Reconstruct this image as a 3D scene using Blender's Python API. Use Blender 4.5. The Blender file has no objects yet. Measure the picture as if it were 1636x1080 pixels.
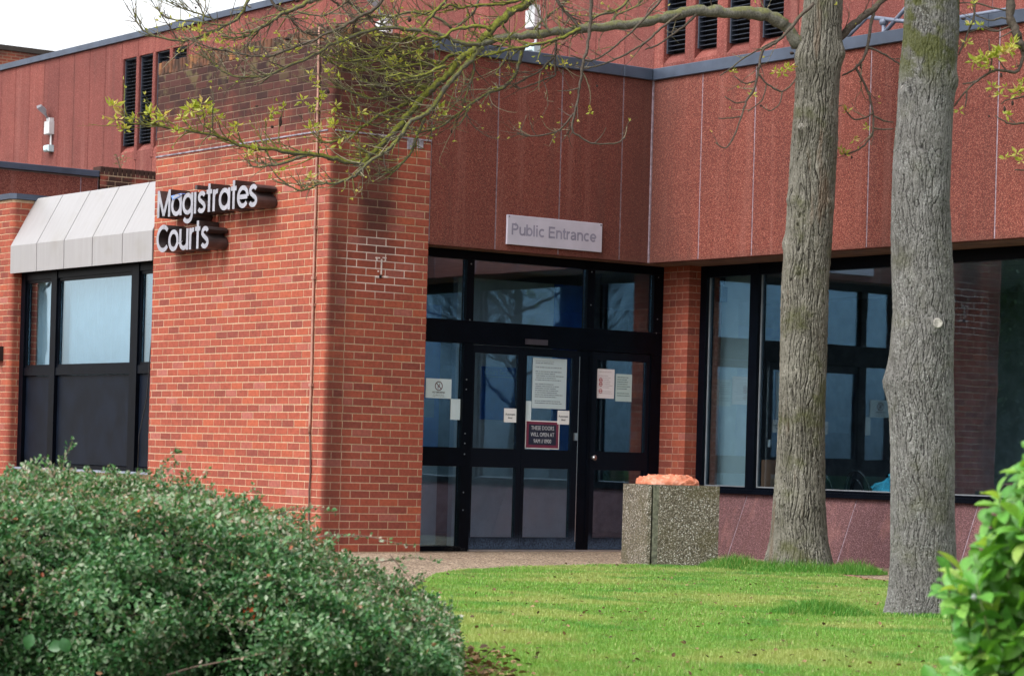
import bpy, bmesh, math, random
import numpy as np
from mathutils import Vector, Matrix, noise

SC = bpy.context.scene
COL = SC.collection
R = math.radians
rng = random.Random(11)

# ------------------------------------------------------------------ camera
CAM_LOC = Vector((21.176, -17.364, 0.97))
FWD = Vector((-0.80446, 0.59401, 0.0)).normalized()
RGT = Vector((-FWD.y * -1, -FWD.x, 0)).normalized()
RGT = Vector((FWD.y, -FWD.x, 0)).normalized()
UP = Vector((0, 0, 1))
ROLL = 0.027732
cam_d = bpy.data.cameras.new('camera')
cam = bpy.data.objects.new('camera', cam_d)
COL.objects.link(cam)
xr = RGT * math.cos(ROLL) + UP * math.sin(ROLL)
yu = UP * math.cos(ROLL) - RGT * math.sin(ROLL)
m = Matrix((xr, yu, -FWD)).transposed().to_4x4()
m.translation = CAM_LOC
cam.matrix_world = m
cam_d.sensor_width = 36
cam_d.lens = 4127.05 / 1636 * 36
cam_d.shift_y = 190.5 / 1636
cam_d.clip_start = 0.1
cam_d.clip_end = 2000
cam_d.dof.use_dof = True
cam_d.dof.focus_distance = 24.0
cam_d.dof.aperture_fstop = 7.1
SC.camera = cam

# ------------------------------------------------------------------ light
SUN_AZ, SUN_EL = R(176), R(50)
W = bpy.data.worlds.new('World')
SC.world = W
W.use_nodes = True
wn = W.node_tree
sky = wn.nodes.new('ShaderNodeTexSky')
sky.sky_type = 'NISHITA'
sky.sun_disc = False
sky.sun_elevation = SUN_EL
sky.sun_rotation = SUN_AZ
sky.air_density = 1.0
sky.dust_density = 3.0
hs = wn.nodes.new('ShaderNodeHueSaturation')
hs.inputs['Saturation'].default_value = 0.14
wn.links.new(sky.outputs[0], hs.inputs['Color'])
wn.links.new(hs.outputs[0], wn.nodes['Background'].inputs[0])
wn.nodes['Background'].inputs[1].default_value = 0.15
sun_d = bpy.data.lights.new('sun', 'SUN')
sun = bpy.data.objects.new('sun', sun_d)
COL.objects.link(sun)
sun_d.energy = 0.95
sun_d.angle = R(28)
sun_d.color = (1.0, 0.95, 0.88)
sdir = Vector((math.sin(SUN_AZ) * math.cos(SUN_EL), math.cos(SUN_AZ) * math.cos(SUN_EL), math.sin(SUN_EL)))
sun.rotation_euler = sdir.to_track_quat('Z', 'Y').to_euler()
sun.location = (0, -30, 30)
SC.view_settings.view_transform = 'Standard'
SC.view_settings.look = 'None'
SC.view_settings.gamma = 1.0
SC.view_settings.exposure = 1.2
SC.view_settings.use_curve_mapping = False
SC.cycles.max_bounces = 10
SC.cycles.transparent_max_bounces = 16
SC.cycles.caustics_reflective = False
SC.cycles.caustics_refractive = False


# ------------------------------------------------------------------ helpers
def inv_t(o):
    return Matrix.Translation(-Vector(o.location))


def parent(o, p):
    o.parent = p
    if p is not None and p.type == 'EMPTY' and p.parent is None:
        o.matrix_parent_inverse = inv_t(p)


def tag(o, label=None, cat=None, group=None, kind=None):
    if label: o['label'] = label
    if cat: o['category'] = cat
    if group: o['group'] = group
    if kind: o['kind'] = kind
    return o


def empty(name, loc, label, cat, group=None):
    o = bpy.data.objects.new(name, None)
    o.empty_display_size = 0.1
    COL.objects.link(o)
    o.location = loc
    return tag(o, label, cat, group)


class MB:
    """collects polygons and links them as one mesh object"""

    def __init__(s):
        s.v = []; s.f = []; s.m = []; s.r = []; s.cav = []

    def add(s, verts, faces, mi=0, rnd=None):
        b = len(s.v)
        s.v += [tuple(x) for x in verts]
        if rnd is None: rnd = rng.random()
        for f in faces:
            s.f.append(tuple(i + b for i in f)); s.m.append(mi); s.r.append(rnd)

    def box(s, x0, x1, y0, y1, z0, z1, mi=0, rnd=None):
        x0, x1 = sorted((x0, x1)); y0, y1 = sorted((y0, y1)); z0, z1 = sorted((z0, z1))
        s.add([(x0, y0, z0), (x1, y0, z0), (x1, y1, z0), (x0, y1, z0), (x0, y0, z1), (x1, y0, z1), (x1, y1, z1), (x0, y1, z1)],
              [(0, 3, 2, 1), (4, 5, 6, 7), (0, 1, 5, 4), (1, 2, 6, 5), (2, 3, 7, 6), (3, 0, 4, 7)], mi, rnd)
        return s

    def obox(s, O, u, n, u0, u1, z0, z1, d0, d1, ch=0.0, mi=0, rnd=None):
        """box on a wall: u along the wall, n outward; d0 back, d1 front; the front edge is chamfered by ch"""
        O, u, n = Vector(O), Vector(u), Vector(n)
        P = lambda a, d, z: O + u * a + n * d + UP * z
        vs = [P(u0, d0, z0), P(u1, d0, z0), P(u1, d0, z1), P(u0, d0, z1)]
        if ch > 0:
            vs += [P(u0, d1 - ch, z0), P(u1, d1 - ch, z0), P(u1, d1 - ch, z1), P(u0, d1 - ch, z1)]
        vs += [P(u0 + ch, d1, z0 + ch), P(u1 - ch, d1, z0 + ch), P(u1 - ch, d1, z1 - ch), P(u0 + ch, d1, z1 - ch)]
        fs = []
        k = len(vs) // 4
        for j in range(k - 1):
            a = 4 * j
            for i in range(4):
                fs.append((a + i, a + (i + 1) % 4, a + 4 + (i + 1) % 4, a + 4 + i))
        fs.append((4 * (k - 1), 4 * (k - 1) + 1, 4 * (k - 1) + 2, 4 * (k - 1) + 3))
        fs.append((3, 2, 1, 0))
        s.add(vs, fs, mi, rnd)
        return s

    def prism(s, poly, z0, z1, mi=0, rnd=None, cap=True):
        n = len(poly)
        vs = [(x, y, z0) for x, y in poly] + [(x, y, z1) for x, y in poly]
        fs = [(i, (i + 1) % n, n + (i + 1) % n, n + i) for i in range(n)]
        if cap:
            fs += [tuple(range(n, 2 * n)), tuple(range(n - 1, -1, -1))]
        s.add(vs, fs, mi, rnd)
        return s

    def extr(s, poly3, vec, mi=0, rnd=None):
        """polygon given as 3-D points, pushed along vec"""
        n = len(poly3); vec = Vector(vec)
        vs = [Vector(p) for p in poly3] + [Vector(p) + vec for p in poly3]
        fs = [(i, (i + 1) % n, n + (i + 1) % n, n + i) for i in range(n)] + [tuple(range(n, 2 * n)), tuple(range(n - 1, -1, -1))]
        s.add(vs, fs, mi, rnd)
        return s

    def tube(s, pts, radii, sides=6, mi=0, rnd=None, cap=True):
        pts = [Vector(p) for p in pts]
        n = len(pts)
        if not hasattr(radii, '__len__'): radii = [radii] * n
        t0 = (pts[1] - pts[0]).normalized()
        a = t0.orthogonal().normalized()
        vs = []
        for i in range(n):
            t = (pts[min(i + 1, n - 1)] - pts[max(i - 1, 0)])
            if t.length < 1e-9: t = t0
            t = t.normalized()
            a = (a - t * a.dot(t))
            a = a.normalized() if a.length > 1e-6 else t.orthogonal().normalized()
            b = t.cross(a)
            for k in range(sides):
                th = 2 * math.pi * k / sides
                vs.append(pts[i] + (a * math.cos(th) + b * math.sin(th)) * radii[i])
        fs = []
        for i in range(n - 1):
            for k in range(sides):
                fs.append((i * sides + k, i * sides + (k + 1) % sides, (i + 1) * sides + (k + 1) % sides, (i + 1) * sides + k))
        if cap:
            fs.append(tuple(range(sides - 1, -1, -1)))
            fs.append(tuple((n - 1) * sides + k for k in range(sides)))
        s.add(vs, fs, mi, rnd)
        return s

    def mesh(s, name, mats, smooth=False):
        me = bpy.data.meshes.new(name)
        me.from_pydata(s.v, [], s.f)
        for mm in (mats if isinstance(mats, (list, tuple)) else [mats]): me.materials.append(mm)
        me.polygons.foreach_set('material_index', s.m)
        at = me.attributes.new('rnd', 'FLOAT', 'FACE')
        at.data.foreach_set('value', s.r)
        if smooth: me.polygons.foreach_set('use_smooth', [True] * len(s.f))
        me.update()
        return me

    def build(s, name, mats, par=None, smooth=False, kind=None):
        o = bpy.data.objects.new(name, s.mesh(name, mats, smooth))
        COL.objects.link(o)
        if par is not None: parent(o, par)
        if kind: o['kind'] = kind
        return o


def np_mesh(name, V, Fq, mats, rnd=None, par=None, smooth=False, kind=None, mi=None):
    """V (n,3), Fq (m,k) faces of one size"""
    me = bpy.data.meshes.new(name)
    k = Fq.shape[1]
    me.vertices.add(len(V)); me.vertices.foreach_set('co', np.ascontiguousarray(V, np.float32).ravel())
    me.loops.add(Fq.size); me.loops.foreach_set('vertex_index', np.ascontiguousarray(Fq, np.int32).ravel())
    me.polygons.add(len(Fq)); me.polygons.foreach_set('loop_start', np.arange(0, Fq.size, k, dtype=np.int32))
    for mm in (mats if isinstance(mats, (list, tuple)) else [mats]): me.materials.append(mm)
    if mi is not None: me.polygons.foreach_set('material_index', np.ascontiguousarray(mi, np.int32))
    if rnd is not None:
        me.attributes.new('rnd', 'FLOAT', 'FACE').data.foreach_set('value', np.ascontiguousarray(rnd, np.float32))
    if smooth: me.polygons.foreach_set('use_smooth', np.ones(len(Fq), bool))
    me.update(calc_edges=True)
    o = bpy.data.objects.new(name, me)
    COL.objects.link(o)
    if par is not None: parent(o, par)
    if kind: o['kind'] = kind
    return o


# ------------------------------------------------------------------ materials
class G:
    def __init__(s, name):
        s.mat = bpy.data.materials.new(name)
        s.mat.use_nodes = True
        s.nt = s.mat.node_tree
        s.bsdf = s.nt.nodes['Principled BSDF']
        s.out = s.nt.nodes['Material Output']

    def n(s, typ, ins=None, **props):
        nd = s.nt.nodes.new('ShaderNode' + typ)
        for k, v in props.items(): setattr(nd, k, v)
        for k, v in (ins or {}).items(): s.set(nd.inputs[k], v)
        return nd

    def set(s, sock, v):
        if hasattr(v, 'is_linked') or hasattr(v, 'links'):
            s.nt.links.new(v, sock)
        elif isinstance(v, (tuple, list)) and len(v) == 3 and sock.type == 'RGBA':
            sock.default_value = (*v, 1)
        else:
            sock.default_value = v

    def pos(s):
        return s.n('NewGeometry').outputs['Position']

    def noise(s, scale, detail=3, rough=.55, vec=None, dist=0):
        nd = s.n('TexNoise', {'Scale': scale, 'Detail': detail, 'Roughness': rough, 'Distortion': dist})
        s.nt.links.new(vec if vec is not None else s.pos(), nd.inputs['Vector'])
        return nd.outputs['Fac']

    def voro(s, scale, vec=None, feat='F1', out='Color', rnd=1.0):
        nd = s.n('TexVoronoi', {'Scale': scale, 'Randomness': rnd}, feature=feat)
        s.nt.links.new(vec if vec is not None else s.pos(), nd.inputs['Vector'])
        return nd.outputs[out]

    def math(s, op, a, b=None, clamp=False):
        nd = s.n('Math', operation=op, use_clamp=clamp)
        s.set(nd.inputs[0], a)
        if b is not None: s.set(nd.inputs[1], b)
        return nd.outputs[0]

    def mr(s, v, a, b, c=0.0, d=1.0, smooth=True):
        nd = s.n('MapRange', {'Value': v, 'From Min': a, 'From Max': b, 'To Min': c, 'To Max': d})
        nd.clamp = True
        if smooth: nd.interpolation_type = 'SMOOTHSTEP'
        return nd.outputs[0]

    def ramp(s, v, stops, interp='LINEAR'):
        nd = s.n('ValToRGB')
        s.set(nd.inputs[0], v)
        cr = nd.color_ramp
        cr.interpolation = interp
        while len(cr.elements) < len(stops): cr.elements.new(0.5)
        for e, (p, c) in zip(cr.elements, stops):
            e.position = p
            e.color = (*c, 1)
        return nd.outputs[0]

    def mix(s, f, a, b, mode='MIX'):
        nd = s.n('Mix', data_type='RGBA', blend_type=mode)
        s.set(nd.inputs[0], f); s.set(nd.inputs[6], a); s.set(nd.inputs[7], b)
        return nd.outputs[2]

    def sep(s, v=None):
        nd = s.n('SeparateXYZ')
        s.nt.links.new(v if v is not None else s.pos(), nd.inputs[0])
        return nd.outputs

    def vmul(s, v, vec):
        nd = s.n('VectorMath', operation='MULTIPLY')
        s.set(nd.inputs[0], v); nd.inputs[1].default_value = vec
        return nd.outputs[0]

    def bump(s, h, strength=.5, dist=.01):
        nd = s.n('Bump', {'Strength': strength, 'Distance': dist})
        s.set(nd.inputs['Height'], h)
        s.nt.links.new(nd.outputs[0], s.bsdf.inputs['Normal'])

    def fin(s, col=None, rough=None, metal=None, spec=None):
        if col is not None: s.set(s.bsdf.inputs['Base Color'], col)
        if rough is not None: s.set(s.bsdf.inputs['Roughness'], rough)
        if metal is not None: s.set(s.bsdf.inputs['Metallic'], metal)
        if spec is not None: s.set(s.bsdf.inputs['Specular IOR Level'], spec)
        return s.mat

    def attr(s, name):
        return s.n('Attribute', attribute_name=name).outputs['Fac']

    def objrnd(s):
        return s.n('ObjectInfo').outputs['Random']


def plain(name, col, rough=.5, metal=0., spec=.5, var=.12, vs=6.):
    g = G(name)
    nz = g.noise(vs, 4)
    c = g.mix(g.mr(nz, .3, .7), tuple(x * (1 - var) for x in col), tuple(min(1, x * (1 + var)) for x in col))
    return g.fin(c, rough, metal, spec)


def brick_stain(g, pier):
    """weathering of the tall pier: black growth under the coping and a run of damp on the side face"""
    x, y, z = g.sep()
    n1 = g.noise(1.6, 5, .6)
    n2 = g.noise(9, 4, .6)
    zz = g.math('ADD', z, g.math('MULTIPLY', g.math('SUBTRACT', n1, .5), 1.1))
    zz = g.math('ADD', zz, g.math('MULTIPLY', g.math('SUBTRACT', n2, .5), .35))
    top = g.mr(zz, 3.78, 4.62)
    # damp run on the side face
    side = g.mr(x, -.03, -.008)
    run = g.math('ABSOLUTE', g.math('SUBTRACT', y, g.math('ADD', -3.46, g.math('MULTIPLY', g.math('SUBTRACT', n1, .5), .5))))
    run = g.mr(run, .32, .06)
    run = g.math('MULTIPLY', run, g.mr(z, 2.5, 3.3))
    cor = g.math('MULTIPLY', g.mr(y, -3.62, -3.90), g.mr(n1, .3, .6, .35, .8))
    s = g.math('MULTIPLY', side, g.math('MAXIMUM', g.math('MULTIPLY', run, .75), g.math('MULTIPLY', cor, .62)))
    return g.math('MAXIMUM', g.math('MULTIPLY', top, .93), s, True)


BRICK_STOPS = [(0, (.205, .055, .043)), (.10, (.255, .066, .047)), (.45, (.298, .074, .048)), (.78, (.325, .081, .051)), (.90, (.37, .095, .052)), (.95, (.305, .092, .072)), (1, (.345, .120, .098))]


def brick_mat(name, single, pier):
    g = G(name)
    r = g.objrnd() if single else g.attr('rnd')
    c = g.ramp(r, BRICK_STOPS)
    nz = g.noise(26, 5, .65)
    c = g.mix(1.0, c, g.ramp(nz, [(.25, (.72, .70, .70)), (.6, (1.06, 1.03, 1)), (.8, (1.22, 1.15, 1.12))]), 'MULTIPLY')
    sp = g.noise(160, 2)
    c = g.mix(g.mr(sp, .62, .72, 0, .35), c, (.16, .06, .05))
    if pier:
        st = brick_stain(g, True)
        c = g.mix(st, c, g.mix(g.mr(r, .2, .95), (.018, .012, .013), (.052, .022, .020)))
        x, y, z = g.sep()
        lich = g.math('MULTIPLY', g.mr(z, 4.5, 4.9), g.mr(g.noise(5, 4), .52, .62))
        c = g.mix(g.math('MULTIPLY', lich, .6), c, (.13, .11, .05))
    g.bump(g.math('ADD', nz, g.math('MULTIPLY', sp, .5)), .5, .004)
    return g.fin(c, .88, 0, .25)


def mortar_mat(name, pier):
    g = G(name)
    nz = g.noise(40, 4)
    big = g.noise(.9, 4)
    c = g.ramp(nz, [(.3, (.36, .245, .155)), (.7, (.54, .395, .265))])
    c = g.mix(g.mr(big, .45, .7, 0, .5), c, (.55, .36, .27))
    if pier:
        st = brick_stain(g, True)
        c = g.mix(g.math('MULTIPLY', st, .9), c, (.062, .042, .039))
        # pale bloom of lime round the old fixing on the side face
        x, y, z = g.sep()
        d = g.math('ADD', g.math('POWER', g.math('MULTIPLY', g.math('ADD', y, 3.40), 2.3), 2.0), g.math('POWER', g.math('MULTIPLY', g.math('SUBTRACT', z, 2.82), 3.2), 2.0))
        bl = g.math('MULTIPLY', g.mr(d, 1.6, .4), g.mr(x, -.04, -.02))
        c = g.mix(g.math('MULTIPLY', bl, .7), c, (.80, .70, .66))
    g.bump(nz, .6, .004)
    return g.fin(c, .95, 0, .2)


def panel_mat(name, base, spk, drk, dirt=False, scale=120):
    """exposed-aggregate concrete: chips of red stone"""
    g = G(name)
    vc = g.voro(scale)
    sepc = g.n('SeparateColor'); g.set(sepc.inputs[0], vc)
    c = g.ramp(sepc.outputs[0], [(0, drk), (.3, base), (.62, tuple(b * 1.12 for b in base)), (.86, spk), (1, tuple(min(1, k * 1.45) for k in spk))])
    d = g.voro(scale, out='Distance')
    c = g.mix(g.mr(d, .45, .75, 0, .55), c, drk)
    big = g.noise(.8, 4)
    c = g.mix(1.0, c, g.ramp(big, [(.3, (.84, .84, .86)), (.7, (1.12, 1.10, 1.08))]), 'MULTIPLY')
    oi = g.objrnd()
    c = g.mix(1.0, c, g.ramp(oi, [(0, (.80, .80, .83)), (1, (1.12, 1.10, 1.07))]), 'MULTIPLY')
    sk = g.noise(1.0, 5, .6, g.vmul(g.pos(), (5, 5, .22)))
    c = g.mix(g.mr(sk, .50, .72, 0, .38), c, (.10, .045, .038))
    c = g.mix(g.mr(sk, .47, .32, 0, .22), c, (.36, .17, .14))
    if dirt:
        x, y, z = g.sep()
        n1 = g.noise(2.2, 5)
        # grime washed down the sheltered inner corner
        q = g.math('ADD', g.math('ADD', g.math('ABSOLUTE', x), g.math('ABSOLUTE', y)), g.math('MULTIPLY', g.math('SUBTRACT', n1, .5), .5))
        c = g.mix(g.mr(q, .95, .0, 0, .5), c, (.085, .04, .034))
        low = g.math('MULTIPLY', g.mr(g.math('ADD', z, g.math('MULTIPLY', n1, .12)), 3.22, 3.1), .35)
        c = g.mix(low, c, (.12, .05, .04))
    g.bump(g.math('SUBTRACT', 1.0, d), .9, .006)
    return g.fin(c, .85, 0, .3)


M = {}
M['brick_one'] = brick_mat('brick_single', True, True)
M['brick'] = brick_mat('brick_joined', False, True)
M['brick_plain'] = brick_mat('brick_clean', False, False)
M['mortar'] = mortar_mat('mortar_pier', True)
M['mortar_plain'] = mortar_mat('mortar_clean', False)
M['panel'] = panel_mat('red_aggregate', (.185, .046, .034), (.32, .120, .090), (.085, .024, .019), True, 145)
M['panel_up'] = panel_mat('red_aggregate_upper', (.21, .056, .047), (.28, .105, .085), (.135, .036, .030), False, 110)
M['panel_plinth'] = panel_mat('sky_lilac_aggregate', (.135, .062, .066), (.26, .145, .15), (.065, .030, .033), False, 170)  # fascia aggregate; lilac of the reflected sky put into the base colour
M['sealant'] = plain('sealant', (.27, .21, .25), .8, var=.3, vs=30)
M['cap'] = plain('slate_metal', (.060, .078, .118), .42, .3, .5, .18, 3)
M['lead'] = plain('lead_strip', (.26, .24, .28), .6, .2, .5, .5, 14)
M['frame'] = plain('dark_frame', (.0016, .0026, .0055), .36, 0, .10, .25, 8)
M['soffit'] = plain('soffit', (.20, .105, .075), .8, var=.25)
M['roof'] = plain('felt_roof', (.06, .06, .065), .9)
M['dark_panel'] = plain('navy_panel', (.0032, .0058, .0125), .45, 0, .14, .3, 4)
M['slat'] = plain('louvre_slat', (.060, .072, .098), .5, .2, .5)
M['void'] = plain('void', (.006, .006, .007), .9)
M['white'] = plain('white_paint', (.60, .61, .63), .5, var=.08)
M['grey_wall'] = plain('interior_grey', (.64, .66, .67), .8, var=.08)
M['interior'] = plain('interior_dark', (.26, .26, .27), .85, var=.2)
M['floor_in'] = plain('carpet', (.06, .06, .075), .9)
M['blue'] = plain('blue_board', (.015, .13, .56), .6, var=.15)
M['blind'] = plain('white_blind', (.72, .74, .75), .7, var=.06)
M['black'] = plain('black_plastic', (.012, .012, .013), .4)
M['chrome'] = plain('bare_metal', (.62, .63, .65), .28, .9, .5, .08)
M['paper'] = plain('paper', (.80, .80, .80), .8, var=.03)
M['paper_blue'] = plain('paper_shade', (.62, .74, .78), .8, var=.04)
M['ink'] = plain('ink', (.05, .05, .06), .8)
M['ink_grey'] = plain('grey_ink', (.25, .235, .32), .7)
M['red_ink'] = plain('red_ink', (.45, .06, .07), .8)
M['maroon'] = plain('maroon', (.17, .022, .055), .7)
M['navy'] = plain('navy', (.010, .013, .035), .6)
M['grey_metal'] = plain('grey_cast', (.26, .28, .31), .45, .4)
M['pipe'] = plain('pipe_paint', (.36, .19, .145), .6, var=.2, vs=12)
M['silver'] = plain('brushed_silver', (.36, .36, .41), .38, .35, .5, .12, 14)
M['bronze'] = plain('bronze_return', (.085, .068, .070), .34, .55, .5, .25, 6)
M['turquoise'] = plain('turquoise_cloth', (.06, .38, .46), .8, var=.3, vs=25)
M['rail'] = plain('rail_blue_grey', (.20, .23, .31), .5, .3)


def glass(name, refl, tint, thru):
    g = G(name)
    lw = g.n('LayerWeight', {'Blend': .5})
    fac = g.math('ADD', refl, g.math('MULTIPLY', g.math('POWER', lw.outputs['Facing'], 4.0), .7), True)
    tr = g.n('BsdfTransparent', {'Color': (*thru, 1)})
    gl = g.n('BsdfGlossy', {'Color': (*tint, 1), 'Roughness': .012})
    nz = g.noise(1.3, 2)
    bp = g.n('Bump', {'Strength': .05, 'Distance': .02}); g.set(bp.inputs['Height'], nz)
    g.nt.links.new(bp.outputs[0], gl.inputs['Normal'])
    mx = g.n('MixShader', {'Fac': fac})
    g.nt.links.new(tr.outputs[0], mx.inputs[1]); g.nt.links.new(gl.outputs[0], mx.inputs[2])
    g.nt.links.new(mx.outputs[0], g.out.inputs[0])
    return g.mat


M['glass'] = glass('coated_glass', .17, (.62, .84, 1.0), (.80, .90, .97))
M['glass_blue'] = glass('blue_glass', .30, (.74, .90, 1.0), (.76, .88, .95))


def metal_sheet():
    g = G('canopy_sheet')
    x, y, z = g.sep()
    st = g.noise(7, 4, .6, g.vmul(g.pos(), (3, 1, .25)))
    c = g.ramp(st, [(.3, (.305, .298, .305)), (.55, (.325, .317, .325)), (.75, (.34, .335, .345))])
    gr = g.noise(2.5, 4)
    c = g.mix(g.mr(gr, .5, .75, 0, .35), c, (.25, .235, .20))
    return g.fin(c, .42, .1, .5)


M['canopy'] = metal_sheet()


def print_mat(name, paper, ink, lines, body=.8):
    """a sheet of small print: rows of broken dark lines (too small to read in the photograph)"""
    g = G(name)
    tc = g.n('TexCoord').outputs['Generated']
    x, y, z = g.sep(tc)
    u = g.math('MAXIMUM', y, 0.0)
    row = g.math('MULTIPLY', z, float(lines))
    fr = g.math('FRACT', row)
    on = g.math('MULTIPLY', g.math('GREATER_THAN', fr, .35), g.math('LESS_THAN', fr, .72))
    idx = g.math('FLOOR', row)
    wn_ = g.n('TexWhiteNoise', noise_dimensions='1D'); g.set(wn_.inputs['W'], idx)
    end = g.mr(wn_.outputs['Value'], 0, 1, .45, .93, False)
    keep = g.math('GREATER_THAN', wn_.outputs['Value'], .16)
    on = g.math('MULTIPLY', on, keep)
    on = g.math('MULTIPLY', on, g.math('LESS_THAN', u, end))
    on = g.math('MULTIPLY', on, g.math('GREATER_THAN', u, .08))
    cv = g.n('CombineXYZ'); g.set(cv.inputs[0], g.math('MULTIPLY', u, 38.0)); g.set(cv.inputs[1], idx)
    wd = g.noise(1.0, 0, .5, cv.outputs[0])
    on = g.math('MULTIPLY', on, g.mr(wd, .36, .44))
    on = g.math('MULTIPLY', on, g.math('MULTIPLY', g.math('GREATER_THAN', z, .07), g.math('LESS_THAN', z, .94)))
    c = g.mix(g.math('MULTIPLY', on, body), paper, ink)
    return g.fin(c, .75)


M['print_big'] = print_mat('notice_print', (.50, .60, .64), (.08, .10, .12), 24)
M['print_small'] = print_mat('list_print', (.46, .58, .58), (.07, .12, .12), 12)
M['print_rules'] = print_mat('rules_print', (.78, .72, .74), (.35, .25, .28), 15, .55)


def bark(name, cols, moss, fine):
    g = G(name)
    cav = g.attr('cav')
    nz = g.noise(26, 6, .7, g.vmul(g.pos(), (1, 1, .35)))
    f = g.noise(95, 5, .7, g.vmul(g.pos(), (1, 1, .45)))
    c = g.ramp(g.math('ADD', g.math('MULTIPLY', nz, .5), g.math('MULTIPLY', f, .5)), [(.36, cols[1]), (.5, cols[2]), (.64, cols[3])])
    c = g.mix(1.0, c, g.ramp(g.noise(2.6, 5, .65), [(.32, (.70, .69, .66)), (.68, (1.18, 1.18, 1.18))]), 'MULTIPLY')
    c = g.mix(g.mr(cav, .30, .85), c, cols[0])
    mo = g.noise(3.2, 5, .6)
    x, y, z = g.sep()
    c = g.mix(g.math('MULTIPLY', g.mr(mo, .50, .72), moss), c, (.105, .110, .045))
    if fine:
        lw = g.voro(55, out='Distance')
        lich = g.math('MULTIPLY', g.mr(lw, .34, .22), g.mr(g.noise(4.5, 4), .46, .58))
        c = g.mix(g.math('MULTIPLY', lich, .6), c, (.36, .38, .36))
        mt = g.math('MULTIPLY', g.mr(z, 3.35, 3.7), g.mr(g.noise(6, 4), .44, .58))
        c = g.mix(g.math('MULTIPLY', mt, .8), c, (.085, .095, .02))
    else:
        orange = g.math('MULTIPLY', g.mr(g.noise(2.2, 3, .5, g.vmul(g.pos(), (3, 3, .5))), .58, .70), .35)
        c = g.mix(orange, c, (.19, .10, .055))
        sp = g.math('MULTIPLY', g.mr(g.voro(16, out='Distance'), .16, .10), g.mr(g.noise(2.0, 2), .5, .6))
        c = g.mix(g.math('MULTIPLY', sp, .7), c, (.42, .41, .38))
    g.bump(g.math('ADD', nz, f), 1.0, .02)
    return g.fin(c, .9, 0, .2)


M['bark_l'] = bark('bark_furrowed', [(.024, .021, .017), (.14, .132, .108), (.225, .214, .182), (.33, .315, .275)], .8, False)
M['bark_r'] = bark('bark_lichened', [(.045, .042, .042), (.145, .141, .134), (.215, .21, .203), (.33, .327, .322)], .42, True)


def branch_mat(name, base, moss):
    g = G(name)
    nz = g.noise(14, 4)
    c = g.ramp(g.noise(60, 3), [(.3, tuple(b * .6 for b in base)), (.7, tuple(b * 1.35 for b in base))])
    nrm = g.n('NewGeometry').outputs['Normal']
    nx, ny, nzv = g.sep(nrm)
    up = g.mr(nzv, -.7, .7)
    mfac = g.math('MULTIPLY', g.mr(g.math('ADD', g.math('MULTIPLY', nz, .8), g.math('MULTIPLY', up, .35)), .72 - .4 * moss, .95 - .4 * moss), min(1., moss * 1.6))
    mc = g.ramp(g.noise(45, 3), [(.3, (.075, .082, .016)), (.7, (.205, .215, .035))])
    c = g.mix(mfac, c, mc)
    g.bump(g.noise(90, 3), .5, .004)
    return g.fin(c, .9, 0, .2)


M['branch_moss'] = branch_mat('branch_mossy', (.10, .092, .07), .8)
M['branch_mid'] = branch_mat('branch_greenish', (.115, .105, .085), .5)
M['branch_bare'] = branch_mat('branch_bare', (.085, .07, .058), .14)
M['branch_pale'] = branch_mat('branch_pale', (.24, .215, .15), .2)
M['branch_limb'] = branch_mat('branch_limb', (.13, .125, .105), .35)


def leaf_mat(name, stops, rough=.45, trans=.35, attr=True, spec=.4):
    g = G(name)
    r = g.attr('rnd') if attr else g.objrnd()
    c = g.ramp(r, stops)
    c = g.mix(1.0, c, g.ramp(g.noise(60, 2), [(.3, (.8, .8, .8)), (.7, (1.15, 1.15, 1.15))]), 'MULTIPLY')
    g.fin(c, rough, 0, spec)
    tl = g.n('BsdfTranslucent'); g.set(tl.inputs['Color'], g.mix(1.0, c, (1.3, 1.25, .55), 'MULTIPLY'))
    mx = g.n('MixShader', {'Fac': trans})
    g.nt.links.new(g.bsdf.outputs[0], mx.inputs[1]); g.nt.links.new(tl.outputs[0], mx.inputs[2])
    g.nt.links.new(mx.outputs[0], g.out.inputs[0])
    return g.mat


M['young'] = leaf_mat('young_leaf', [(0, (.30, .36, .05)), (.5, (.42, .46, .09)), (.8, (.55, .54, .15)), (1, (.52, .38, .18))], .5, .4)
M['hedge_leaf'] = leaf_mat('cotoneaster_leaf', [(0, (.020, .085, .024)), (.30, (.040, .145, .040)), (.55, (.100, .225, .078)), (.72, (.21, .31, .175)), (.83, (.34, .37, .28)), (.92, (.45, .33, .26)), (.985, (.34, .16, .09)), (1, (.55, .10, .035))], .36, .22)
M['bush_leaf'] = leaf_mat('bush_leaf', [(0, (.09, .28, .05)), (.4, (.15, .39, .07)), (.8, (.26, .48, .10)), (1, (.40, .54, .13))], .38, .35, False, .5)
M['bush_leaf_j'] = leaf_mat('bush_leaf_inner', [(0, (.05, .17, .02)), (1, (.12, .30, .035))], .4, .3, True, .5)


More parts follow.
